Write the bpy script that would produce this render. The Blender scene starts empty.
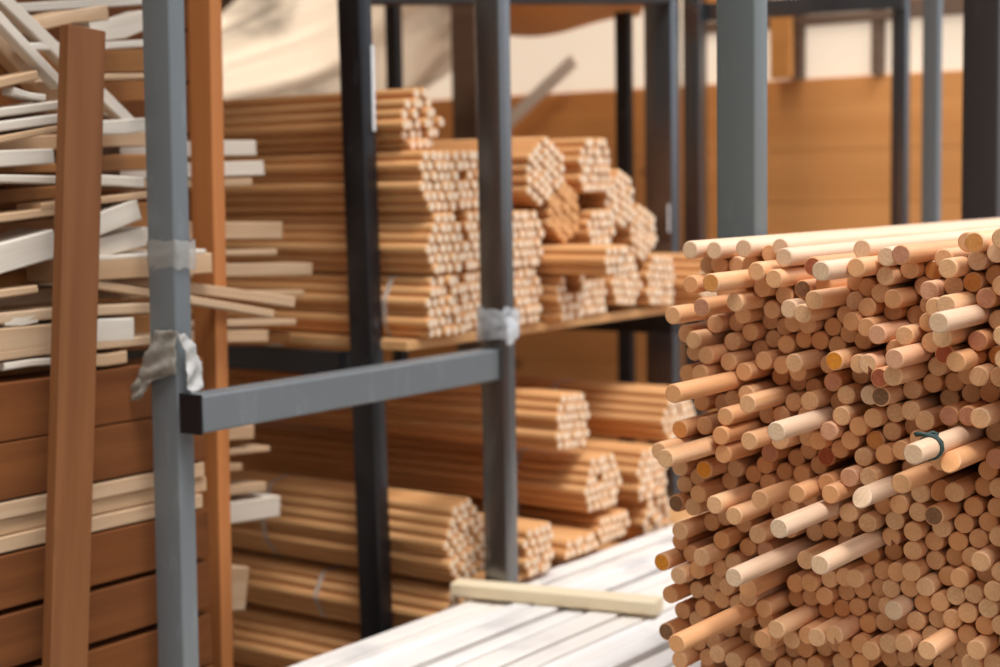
# dowel positions in the near stack: x, y, z in tenths of a millimetre, tint
PILE_DATA = ('18836,10521,11622,w;18981,10236,11611,w;18911,9760,11645,w;19324,10359,11397;19371,10111,11397;19471,10606,11387;18825,10510,11159;17863,9683,11254,o;18508,9376,11371;18841,9464,11140;19295,9865,11421;18368,10093,10898,r;18382,10535,10776;18510,9686,10964;19345,10287,11051;19069,9923,11077;19104,10300,10611;19260,10053,10628;19027,9844,10759;19191,9817,10513;19015,10694,10472;18786,10453,10416;19075,10026,10382;19035,9294,11658,w;18692,9074,11545,w;19186,9524,11569,o;18652,8658,11440,R;17899,8204,11428,w;18886,8098,11652,w;18374,7957,11449;18542,9146,11279;18976,9213,11040;18987,8954,11123,d;19079,8712,11171;18342,8503,11038;18715,9017,10884,w;18500,8730,10850;19080,9445,10837;19390,9617,10660;19336,9379,10594;19084,9144,10672;19356,9555,10420;19127,9261,10377;19172,9026,10455;18998,8897,10667;19157,8612,10633;19119,8779,10450;19121,8538,10397;19087,8357,10565;18764,8188,10746;19050,8093,11163;19220,8334,11218;19036,8262,10982;18853,8019,10927;19134,8431,10801;18670,7947,10690;18431,7706,10635,p;18983,8119,10498;18685,7696,11573,w;18329,7366,11615,r;18913,6766,11752,w;18455,6519,11768,o;18271,6133,11821,o;18605,6305,11644,w;18801,6606,11536,w;18942,7070,11546;18461,6839,11456;18768,7741,11330;18951,7508,11412;19130,7262,11390,o;18875,7852,11109;18689,7611,11053;18698,7157,11166,p;18858,6916,11221;19154,7404,11188,R;18853,6674,11271,o;18962,6441,11352;18533,6212,11258,o;18188,6752,11036;18460,6993,10982;19143,7329,10952;18554,6408,11107,r;19086,7778,10871;19241,7537,10818;17398,6545,10901,w;18657,7145,10787;18696,6306,10838;19102,10614,10217;18705,10218,10225;18846,9960,10138;19355,9754,10274;18802,9711,10024;18965,9508,10166;19037,10691,9923;18639,10277,9985;17317,9921,9894;19035,10470,9542;19022,9991,9618;18261,9376,9688;19167,10223,9530,R;18434,9790,9473;18609,10565,9223,o;18775,10287,9269;18359,9819,9227;18293,9372,9205;19006,9266,10115;18511,8854,10215;18997,9030,10041;19032,8613,10161;18482,8287,10275,O;18663,8044,10232;18374,7800,10275,s;19089,8203,10043;18271,7603,10126,R;19321,9439,9928;19365,9200,9862,R;19341,8960,9804;18835,8467,9961,r;19084,9130,9625;18708,8732,9709;18804,8275,9806;19074,8486,9679;18614,7878,9856,w;19278,8058,9686;17570,8636,9481,w;19061,9301,9446;19155,9547,9427;18653,8270,9559;18635,7842,9567;18682,8054,9439;18611,8419,9362,p;18706,8618,9214;18765,8203,9242;18823,7886,9258,o;18944,8865,9203;18914,8401,9094;18660,9126,9182;19250,9601,9112;18499,7382,10625;18082,6767,10669;18537,7064,10554;18619,7550,10443;18497,6481,10604,r;18781,6332,10407,o;17894,7264,10408,p;18407,6847,10435,R;18108,6599,10387;18083,7362,10181;18726,7055,10250;18445,6450,10190;18467,6203,10195,d;18768,6695,10159;18844,7161,10026;18919,6915,10046;18768,7391,9936;18377,7632,9880,d;18939,6707,9912;18868,6462,9943;19047,7021,9823;18651,7363,9690;18768,7604,9635;18482,6813,9689,r;18515,7132,9602;18438,6567,9709,r;18140,6321,9739;18838,7674,9386;18947,7436,9453;19068,6925,9468,r;18535,7205,9365;18611,7677,9126;18571,7443,9206;17016,6678,9452,W;17663,7081,8976;17638,6507,9273;18955,7471,8924;18551,6270,9205,r;18773,6435,9021;18841,6372,9481;18904,6527,8791;18708,6282,8827;18555,6771,8753;18680,7016,8719;18727,7257,8667;18360,6943,8483,d;18711,7529,8499;18753,7294,8422;18912,7813,8426;18809,7621,8270;18837,6633,8543;18794,6324,8575;18873,6458,8368;18832,6747,8324;18810,7016,8246;18768,7366,8165;18895,7701,8036,s;19644,8158,8084;18847,6825,8089;18863,6573,8149;18593,6234,8264;18920,7152,8040;17401,10090,9047;18155,10622,8983;18407,9810,8980;18925,10752,8643;18693,10248,8689,O;19063,10547,8504;19066,10760,8379;19225,10147,8463;19110,10002,8663;19178,9763,8597;19126,9569,8750;19143,9534,8505;18729,10362,8340;18158,9802,8353;19209,10008,8217;18177,9164,8483;18232,9562,8219;18918,10804,8135,d;18822,10498,8134;19070,10346,7895;19045,10121,7997;19070,9864,7931;18621,10584,7827;18972,10783,7592;18750,10025,7744;18591,9412,7923;19031,9780,7622;19065,9533,7603,p;18898,10571,7465;18471,10176,7548;18911,9932,7428;18968,9418,8945,r;19291,9188,8853;1'
'9224,8978,8984,r;19160,8803,8809;18975,8613,8967,R;18745,8011,9045;19243,9339,8658;19078,9013,8679;18520,8103,8815,p;18509,7840,8844;18342,8727,8574;19038,8895,8392;18309,8257,8622;18727,8500,8671;17732,7622,8728,w;18656,8175,8331;18720,7944,8216;17199,8419,8375,w;18906,9094,8246;19055,9324,8154;19090,8616,8226;19378,9640,7826;19192,8878,7906;19147,8641,7977;19104,8400,8034;18522,8692,7689;17310,7940,7969,w;19278,8470,7797;18632,10871,7362,O;18645,10624,7207;19208,10834,7076;18748,10393,7293;18957,10146,7303;18913,10911,6841;19222,10659,6877;19089,10261,7084;18883,10014,7088;19148,10412,6889;17401,9128,7640,w;18317,9413,7255;18611,9568,7054;19020,10167,6855;19014,9921,6837;19201,10884,6554;19114,10513,6663;19210,9879,6578;18672,9359,6922;19200,10655,6461;18888,10957,6318,d;16930,9674,6830;19231,10653,6133;19232,10409,6176;19344,10244,6360;18882,10167,6125;19452,10002,6309;19276,9755,6304;18393,9240,6595;18879,9925,6074;18992,9685,6016;18945,10786,5924;19202,10493,5944;19471,10626,5735;18950,9465,6698;19349,9638,6522;18982,9058,7232;18896,8819,7295;18994,8579,7361;18928,8340,7424;18703,8101,7488;19056,8035,7726;18987,7848,7564;19094,7927,7313;19111,8165,7249;19137,8404,7185;18969,8643,7122;19082,8884,7057;19152,9122,6993;18205,8948,6818;19203,8708,6883;19156,8469,6947;19090,8230,7010;19142,7991,7074;18735,8772,6644;18501,8533,6708;18510,8294,6772,s;19013,8055,6835;18981,7816,6898;18748,8998,6545;18918,9413,6418;19221,9030,6300;19364,9265,6220;19302,8786,6338;19216,8568,6454;18962,8321,6472;18889,8106,6593;18638,7859,6605;19182,8497,6215;18917,8113,6339;19256,9109,6028;19209,8875,6107;19117,9510,6191;19251,9361,5993;19132,7763,7796;18785,7375,7918;18950,7148,7793;18997,6909,7857;18835,6650,7914;18440,6398,7974;18829,7602,7608;18699,7363,7671;18923,6974,7618;18659,6735,7682;18864,6476,7739;18533,6182,7853;18870,7687,7376;18833,7428,7433;18731,7189,7496;18762,7014,7321;18848,7253,7258;18731,6799,7443;18688,6560,7506;18503,6260,7618;18896,7752,7137;18519,7513,7201,w;18807,7338,7025;18876,7079,7083;18714,6840,7146;18642,6625,7268;18572,6344,7386;18661,6409,7146;18533,6170,7210;18759,6666,6970;18965,7577,6962;18583,7403,6787;18075,6905,6907;18878,7164,6850;18673,7642,6723;19233,7624,6409;19282,7866,6358;19181,7382,6456;19148,7065,6624;18414,6429,6900;19119,6823,6673;19225,6901,6439;18653,6577,6644;18730,6332,6673;19225,7144,6389;19667,7935,6120')
FILL_DATA = ('18541,4557,7304;17991,5038,10171;18457,5847,9676;18679,5903,5949;18613,5940,7749;18645,4591,9744;18139,5347,9569;18426,5422,10720;17968,4352,8067;18587,5258,7172;18294,4824,7649;18195,4337,9856;18064,4127,8980;18637,4606,9089;18154,5701,9232;18212,4679,8488;18224,5098,8893;18095,5282,11307;18039,4345,9329;19537,7499,5992;18224,5539,9794;18147,5724,9994;18515,4007,7901;19563,7121,6096;18601,4506,10931;18221,4750,11090;18428,5757,8142;18247,4080,10611;18268,6833,9179;18471,5302,8329;17910,5219,6794;18059,5537,7473;18667,4906,10519;18695,5491,7018;18605,4068,9920;18219,5504,6220;17937,4776,11378;18391,4997,8251;18143,4311,7348;18297,4463,10313;18623,5333,9019;17999,5165,11029;18142,5384,10089;18535,4773,6440;18656,4128,6265;18552,10357,8948;17944,4378,6313;18587,4298,6987;19303,6468,6172;17931,5967,10464;17937,5219,10485;18468,4859,8829;18645,4015,7453;18593,5711,10984;18476,5056,6564;19099,6111,6258;18325,4957,6978;18192,5643,10577;18017,4787,10236;17969,5494,8815;18243,4010,8369;18127,4091,7182;18497,5866,6866;18563,4662,6800;18259,4237,11253;19049,6077,6611;18476,4914,9756;18137,4967,9466;18859,6081,10990;18232,4039,10924;17971,4025,6624;18146,5899,8370;18454,5660,11291;18579,4280,10824;18601,5424,11574;17983,5433,7942;18288,5450,6543;18099,4178,7710;18215,5264,8617;17954,4342,6054;18680,5120,9916;18686,5811,7340;18448,4563,8720;18060,4817,6114;17961,5694,7828;18224,5721,8689;18521,4005,11401;18126,4770,9963;18545,4157,8581;18633,4031,9360;18192,4022,10323;18638,5283,7429;18657,5174,6297;18805,6106,9893;18002,4420,7654;18396,4663,7987;17943,5628,8458;18057,5415,9328;18689,5587,10321;18358,5040,7343;18254,5933,8831;18162,5456,5971;18589,4272,10107;18245,5127,8001;18117,4086,5959;18371,5747,6602;18578,4882,9096;18042,4345,11648;18251,5938,9305;18329,4399,6654;18591,4620,9403;18579,5928,11587;18524,5161,10781;18534,4945,11561;17970,4079,9627;19310,6629,6380;18265,4703,10690;18637,4658,8234;19597,8682,5945;18355,4599,5985;18526,5175,7745;17910,5981,10733;17942,5091,6060;18181,5933,11232;19412,6685,5944;18961,9133,7961;17946,4356,9589;17947,5125,9181;18088,4372,8452;18181,4698,11630;19019,6038,7436;18437,5735,6353;18609,4592,7053;19244,6381,6423;18167,4438,10613;19006,6006,8115;18086,4911,10860;18822,6179,6944;18940,6080,9587;19076,9719,7278;18358,5431,11006;18299,6171,6009;18830,9692,9726;17924,4380,8982;18338,4509,11299;18113,5967,10107;18635,5612,9553;19463,8406,5985;18979,8895,9487;17944,5036,11242;18188,5733,7078;18336,4810,7183;18356,5671,11547;18071,4997,8558;19100,6048,8605;19314,6809,6206;19430,10434,9792;18317,5545,6771;17900,4028,6887;18253,5689,8976;19604,10223,6610;18182,5184,11642;18220,4523,10029;18721,6074,9034;19483,8142,5946;18424,4071,11647')
LABEL_DATA = ('171:pale dowel tied with dark green twine near its end|7:long dowel with an orange end below the top corner of the stack|12:dowel poking far out of the stack just below its top corner|11:reddish brown dowel above the far-poking corner dowel|95:long dowel jutting alone halfway up the open side of the stack|200:lower front one of two long dowels jutting together from the side|201:higher rear one of two long dowels jutting together from the side|280:long thick-looking dowel jutting low at the bottom corner of the stack|269:long pale dowel jutting low down, shading a dull dowel beneath it|257:longer front one of two pale dowels jutting side by side low down|256:shorter rear one of two pale dowels jutting side by side low down|248:long pale dowel with a greyish end pointing down to the front|124:long whitish dowel jutting from the middle with a wide pale end|109:dowel with a bright orange end in the upper middle of the stack|122:dowel with a chalky white end near the middle of the stack|84:long pale dowel with a faceted end jutting below the top far corner|61:dowel with a dark orange end lying loose on top of the stack|26:dowel with a dark red end just under the top layer|32:dowel with a dark hollow-looking core in its end near the top|183:dowel with a dark brown stained end|172:long dowel jutting below the twine-tied dowel with a plain tan end|173:long dowel with a slanted end lying directly behind the twine-tied one|259:dowel with an orange end sticking out over the white planks|204:dowel with a deep orange end beneath the jutting side pair|245:long pale dowel with an obliquely sawn end in the lower middle|181:dowel with striped saw marks on its end|111:split dowel with a dark crack in its end in the upper middle|194:split dowel with a dark wedge missing from its end lower down|315:split dowel with a torn uneven end close to the bottom|144:long pinkish dowel with a rosy end|72:short pink-tinted dowel end under the top layer|239:dowel with a pinkish red end beside a pair of pale ones|365:long dowel jutting near the bottom among round flush ends|308:long reddish tan dowel jutting near the bottom with a grained side|35:short whitish dowel with a clean white end near the top|103:stout dowel above the jutting side pair with a pinkish spot|217:dark weathered dowel end at the open side of the stack|279:dark greyish dowel jutting beside the long bottom corner dowel|0:outermost dowel of the top layer at the open corner|27:bright dowel in the top layer resting on the dark red-ended one|59:long top layer dowel with a reddish brown shaded end|372:long pale dowel jutting at the bottom far corner of the stack|110:dowel end immediately left of the split upper dowel|205:dowel end down and left of the deep orange-ended side dowel|155:dark dowel end immediately right of the chalky white-ended dowel|136:dowel end straight below the long whitish middle dowel|267:dowel end down and left of the long low pale dowel|293:dowel end up and left of the grained bottom dowel|170:dowel end immediately left of the twine-tied dowel|58:pale dowel end immediately left of the reddish top layer dowel|36:dowel end immediately right of the clean white-ended dowel|34:dowel end down and right of the dark-cored dowel|180:dowel end immediately right of the saw-marked dowel|64:pale dowel end straight below the dark orange top dowel|230:dowel end straight above the long low pale dowel|218:dowel end immediately right of the dark weathered side dowel|33:dowel end straight below the bright top layer dowel|263:dowel end up and left of the long low pale dowel|125:dowel end straight above the long whitish middle dowel|185:dowel end immediately left of the brown-ended dowel|192:dowel end down and right of the brown-ended dowel|203:dowel end down and right of the jutting side pair|31:dowel end straight above the clean white-ended dowel|147:dowel end straight below the long pinkish dowel|187:dowel end straight above the split lower dowel|314:dowel end immediately left of the torn bo'
'ttom dowel|318:dowel end down and right of the grained bottom dowel|139:dowel end straight below the long faceted pale dowel|270:dowel end down and right of the long low pale dowel|182:dowel end immediately left of the saw-marked dowel|78:dowel end up and right of the long faceted pale dowel|37:dowel end immediately left of the clean white-ended dowel|100:dowel end straight above the stout side dowel|290:dowel end straight below the long bottom corner dowel|202:dowel end straight below the stout side dowel|287:dowel end down and left of the grained bottom dowel|68:dowel end down and right of the reddish top layer dowel|126:dowel end up and left of the long whitish middle dowel|168:dowel end straight above the twine-tied dowel|246:dowel end down and left of the obliquely sawn dowel|113:dark red dowel end down and right of the split upper dowel|69:orange-tinted dowel end straight above the short pink dowel|362:dowel end up and left of the bottom far corner dowel|333:dowel end straight below the split lower dowel|47:dowel end straight above the bright orange-ended dowel|3:dowel end up and right of the orange-ended top corner dowel|240:dowel end immediately right of the pink red-ended dowel|297:dowel end down and right of the low side-by-side pair|6:dowel end immediately left of the orange-ended top corner dowel|376:dowel end down and right of the bottom far corner dowel|102:dowel end up and left of the stout side dowel|206:dowel end up and right of the dark weathered side dowel|117:reddish dowel end straight below the bright orange-ended dowel|128:dowel end straight below the chalky white-ended dowel|260:dowel end down and right of the orange-ended dowel over the planks|309:dowel end straight above the torn bottom dowel|368:dowel end down and left of the long bottom dowel|63:pale dowel end immediately right of the dark orange top dowel|324:dowel end down and right of the torn bottom dowel|296:dowel end down and left of the low side-by-side pair|16:dowel end down and right of the reddish corner dowel|184:dowel end straight below the long dowel below the twine|193:dowel end immediately right of the split lower dowel|225:dowel end immediately left of the long grey-ended dowel|20:dowel end down and right of the far-poking corner dowel|44:dowel end down and right of the clean white-ended dowel|244:dowel end immediately left of the pink red-ended dowel|83:dowel end immediately left of the long faceted pale dowel|93:dowel end up and right of the lone jutting side dowel|364:dowel end immediately left of the long bottom dowel|212:dowel end straight below the deep orange-ended side dowel|1:pale dowel end immediately right of the outermost top dowel|120:dowel end immediately left of the chalky white-ended dowel|236:dowel end up and right of the pink red-ended dowel|73:dowel end immediately right of the short pink dowel|243:dowel end down and left of the pink red-ended dowel|310:dowel end up and right of the torn bottom dowel|57:dowel end straight above the split upper dowel|67:dowel end down and left of the reddish top layer dowel|227:pinkish dowel end down and left of the long grey-ended dowel|186:dowel end immediately right of the obliquely sawn dowel|249:dowel end up and right of the long grey-ended dowel|274:dowel end up and right of the dark greyish corner dowel|360:dowel end straight above the bottom far corner dowel|138:dowel end straight above the long pinkish dowel|334:dowel end down and right of the split lower dowel|247:dowel end up and left of the split lower dowel|199:dowel end straight below the brown-ended dowel|223:dowel end up and right of the orange-ended dowel over the planks|207:dowel end immediately right of the deep orange-ended side dowel|160:dowel end down and right of the chalky white-ended dowel|46:dowel end up and left of the bright orange-ended dowel|104:dowel end immediately right of the stout side dowel|66:dowel end up and right of the short pink dowel|222:dowel end straight below the dark weathered side dowel|'
'331:dowel end straight below the grained bottom dowel|253:dowel end straight above the shorter of the low pair|300:dowel end down and left of the split lower dowel|96:dowel end immediately right of the lone jutting side dowel|129:dowel end down and left of the chalky white-ended dowel|355:dowel end straight above the long bottom dowel|228:dowel end immediately right of the orange-ended dowel over the planks|313:dowel end immediately right of the grained bottom dowel|101:orange-tinted dowel end up and right of the rear of the jutting pair|24:pale dowel end immediately left of the dark red-ended dowel|41:dowel end down and left of the clean white-ended dowel|13:dowel end down and right of the orange-ended top corner dowel|235:dark red dowel end up and left of the pink red-ended dowel|356:dowel end up and right of the long bottom dowel|278:dowel end up and right of the long bottom corner dowel|327:dowel end straight below the torn bottom dowel|165:dowel end up and left of the twine-tied dowel|320:dowel end down and left of the torn bottom dowel|232:dowel end down and right of the long whitish middle dowel|135:dowel end straight above the pink red-ended dowel|56:pinkish dowel end up and left of the long pinkish dowel|42:dowel end straight below the clean white-ended dowel|116:dowel end down and left of the bright orange-ended dowel|226:dowel end up and right of the long low pale dowel|305:dowel end straight below the low side-by-side pair|191:dowel end immediately right of the brown-ended dowel|21:dowel end straight below the reddish corner dowel|264:dowel end straight below the orange-ended dowel over the planks|215:dowel end up and left of the long grey-ended dowel|65:dowel end down and left of the dark orange top dowel|118:dowel end up and right of the long whitish middle dowel|154:dowel end down and right of the long pinkish dowel|169:dowel end up and left of the long dowel below the twine|30:dowel end up and left of the clean white-ended dowel|29:dowel end immediately right of the bright top layer dowel|316:dowel end immediately right of the torn bottom dowel|307:dowel end up and right of the grained bottom dowel|71:dowel end immediately left of the short pink dowel|23:pale dowel end up and left of the dark red-ended dowel|262:dowel end immediately left of the long low pale dowel|76:dowel end down and right of the dark orange top dowel|107:dowel end immediately left of the bright orange-ended dowel|254:dowel end up and right of the shorter of the low pair|219:dowel end down and right of the dark weathered side dowel|140:dowel end up and right of the long pinkish dowel|176:dowel end immediately right of the slant-ended dowel behind the twine|98:dowel end up and right of the stout side dowel|131:dowel end immediately right of the long whitish middle dowel|52:dowel end down and right of the bright top layer dowel|178:dowel end down and right of the slant-ended dowel behind the twine|284:dowel end immediately right of the long bottom corner dowel|148:dowel end immediately right of the long pinkish dowel|255:dowel end up and right of the low side-by-side pair|142:reddish dowel end down and right of the long faceted pale dowel|8:dowel end immediately right of the orange-ended top corner dowel|28:pale dowel end up and right of the bright top layer dowel|354:pale dowel end up and left of the long bottom dowel|211:dowel end straight above the long grey-ended dowel|161:reddish dowel end straight above the slant-ended dowel behind the twine|163:reddish dowel end up and right of the slant-ended dowel behind the twine|209:dowel end down and left of the long whitish middle dowel|231:reddish dowel end down and right of the stout side dowel|299:dowel end immediately right of the shorter of the low pair|277:second dowel end up and left of the grained bottom dowel|216:dowel end down and right of the deep orange-ended side dowel|272:second dowel end down and left of the long low pale dowel|271:second dowel end down and right of the long low pal'
'e dowel|43:second dowel end down and right of the clean white-ended dowel|295:second dowel end straight below the shorter of the low pair|298:second dowel end down and right of the low side-by-side pair|86:dowel end immediately right of the long faceted pale dowel|208:second dowel end immediately right of the deep orange-ended side dowel|325:second dowel end down and right of the torn bottom dowel|213:second dowel end straight below the deep orange-ended side dowel|234:second dowel end immediately left of the pink red-ended dowel|94:second dowel end up and right of the lone jutting side dowel|196:second dowel end down and right of the brown-ended dowel|127:second dowel end down and left of the chalky white-ended dowel|301:second dowel end straight below the split lower dowel|311:second dowel end up and right of the torn bottom dowel|221:second dowel end immediately left of the long grey-ended dowel|162:second dowel end straight above the twine-tied dowel|330:second dowel end down and left of the torn bottom dowel|45:second dowel end straight above the bright orange-ended dowel|9:second dowel end up and left of the clean white-ended dowel|369:second dowel end immediately left of the long bottom dowel|97:second dowel end straight above the stout side dowel|229:second dowel end up and left of the long low pale dowel|75:second dowel end straight below the dark orange top dowel|188:second dowel end immediately right of the saw-marked dowel|133:second dowel end straight below the chalky white-ended dowel|357:second dowel end up and right of the long bottom dowel|358:second dowel end straight above the bottom far corner dowel|265:second dowel end immediately left of the long low pale dowel|132:second dowel end straight above the pink red-ended dowel|224:second dowel end straight above the long low pale dowel|106:second dowel end immediately left of the bright orange-ended dowel|159:second dowel end immediately right of the chalky white-ended dowel|241:second dowel end up and right of the long grey-ended dowel|70:second dowel end down and left of the reddish top layer dowel|289:second dowel end down and left of the grained bottom dowel|18:second dowel end immediately right of the reddish corner dowel|340:second dowel end down and right of the split lower dowel|82:second dowel end down and left of the short pink dowel|275:second dowel end up and right of the long bottom corner dowel|119:second dowel end up and right of the long whitish middle dowel|349:second dowel end straight above the long bottom dowel|19:second dowel end down and left of the clean white-ended dowel|22:second dowel end down and right of the reddish corner dowel|2:second dowel end up and right of the orange-ended top corner dowel|152:second dowel end down and right of the long pinkish dowel|55:second dowel end up and right of the bright orange-ended dowel|335:second dowel end straight below the brown-ended dowel|175:second dowel end immediately right of the slant-ended dowel behind the twine|146:second dowel end down and right of the long faceted pale dowel|88:second dowel end straight below the reddish corner dowel|145:second dowel end immediately right of the long pinkish dowel|317:second dowel end up and left of the long bottom dowel|238:second dowel end down and right of the long whitish middle dowel|50:second dowel end down and right of the bright top layer dowel|130:second dowel end immediately right of the long whitish middle dowel|114:second dowel end straight above the long whitish middle dowel|164:second dowel end up and right of the slant-ended dowel behind the twine|190:second dowel end down and right of the saw-marked dowel|237:second dowel end straight above the long grey-ended dowel|288:second dowel end immediately right of the long bottom corner dowel|158:second dowel end straight above the slant-ended dowel behind the twine|339:third dowel end straight below the split lower dowel|210:third dowel end straight below the long whitish middle dowel|367:th'
'ird dowel end immediately left of the long bottom dowel|328:third dowel end down and right of the torn bottom dowel|304:third dowel end straight above the torn bottom dowel|359:third dowel end straight above the bottom far corner dowel|49:third dowel end straight above the bright orange-ended dowel|348:third dowel end straight above the long bottom dowel|90:third dowel end down and left of the clean white-ended dowel|336:third dowel end down and right of the brown-ended dowel|303:third dowel end up and right of the torn bottom dowel|81:third dowel end straight below the dark orange top dowel|105:third dowel end straight below the clean white-ended dowel|177:third dowel end up and right of the slant-ended dowel behind the twine|179:third dowel end down and right of the slant-ended dowel behind the twine|197:third dowel end down and right of the saw-marked dowel|149:third dowel end down and right of the long faceted pale dowel|326:fourth dowel end down and right of the torn bottom dowel|91:third dowel end immediately right of the lone jutting side dowel|156:third dowel end straight above the slant-ended dowel behind the twine|345:third dowel end immediately right of the low side-by-side pair|351:fourth dowel end straight above the bottom far corner dowel|92:fourth dowel end down and left of the clean white-ended dowel|53:fourth dowel end down and right of the bright top layer dowel|346:fourth dowel end straight above the long bottom dowel|350:fourth dowel end up and right of the long bottom dowel|89:fourth dowel end down and right of the reddish corner dowel|347:fourth dowel end down and right of the split lower dowel|153:fourth dowel end immediately right of the long pinkish dowel|341:fourth dowel end straight below the brown-ended dowel|189:fourth dowel end immediately right of the brown-ended dowel|143:fourth dowel end down and right of the long faceted pale dowel|337:fourth dowel end down and right of the saw-marked dowel|157:fourth dowel end up and right of the slant-ended dowel behind the twine|342:fifth dowel end straight below the brown-ended dowel|198:fifth dowel end immediately right of the brown-ended dowel')
# ---------------------------------------------------------------- camera model
import bpy, bmesh, math, random
from mathutils import Vector, Matrix
random.seed(7)
scene = bpy.context.scene
COL = scene.collection
TH, PIT, ROLL, FPX, CAMH = math.radians(36.0), 0.0913, 0.016, 1600.0, 1.25
c_, s_ = math.cos(TH), math.sin(TH)
FH = Vector((c_, s_, 0)); R0 = Vector((s_, -c_, 0)); ZZ = Vector((0, 0, 1))
FW = FH*math.cos(PIT) - ZZ*math.sin(PIT)
U0 = FH*math.sin(PIT) + ZZ*math.cos(PIT)
RT = R0*math.cos(ROLL) - U0*math.sin(ROLL)
UP = U0*math.cos(ROLL) + R0*math.sin(ROLL)
ORG = Vector((0, 0, CAMH))

def on(ax, val, px, py):
    """the point of the plane x/y/z = val that a measurement of the photograph belongs to"""
    v = FW + RT*((px-500)/FPX) + UP*((333.5-py)/FPX)
    return ORG + v*((val-ORG[ax])/v[ax])

cam = bpy.data.cameras.new('camera')
cam.sensor_width = 36.0
cam.lens = FPX/1000*36.0
cam.clip_start = 0.05
cam.dof.use_dof = True
cam.dof.focus_distance = 1.93
cam.dof.aperture_fstop = 3.6
cam_ob = bpy.data.objects.new('camera', cam)
COL.objects.link(cam_ob)
M = Matrix((RT, UP, -FW)).transposed().to_4x4()
M.translation = ORG
cam_ob.matrix_world = M
scene.camera = cam_ob

# ---------------------------------------------------------------- materials
def new_mat(name):
    m = bpy.data.materials.new(name)
    m.use_nodes = True
    nt = m.node_tree
    nt.nodes.clear()
    out = nt.nodes.new('ShaderNodeOutputMaterial')
    return m, nt, out

def N(nt, kind, **kw):
    n = nt.nodes.new('ShaderNode'+kind)
    for k, v in kw.items():
        if k in n.inputs.keys(): n.inputs[k].default_value = v
        else: setattr(n, k, v)
    return n

def ramp(nt, fac, stops):
    r = nt.nodes.new('ShaderNodeValToRGB')
    els = r.color_ramp.elements
    while len(els) < len(stops): els.new(0.5)
    for e, (p, c) in zip(els, stops):
        e.position = p; e.color = (*c, 1)
    nt.links.new(fac, r.inputs[0])
    return r

def mixc(nt, fac, a, b, mode='MIX'):
    m = nt.nodes.new('ShaderNodeMix'); m.data_type = 'RGBA'; m.blend_type = mode
    for sock, v in ((m.inputs[0], fac), (m.inputs[6], a), (m.inputs[7], b)):
        if isinstance(v, (int, float)): sock.default_value = v
        elif isinstance(v, tuple): sock.default_value = (*v, 1)
        else: nt.links.new(v, sock)
    return m.outputs[2]

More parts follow.
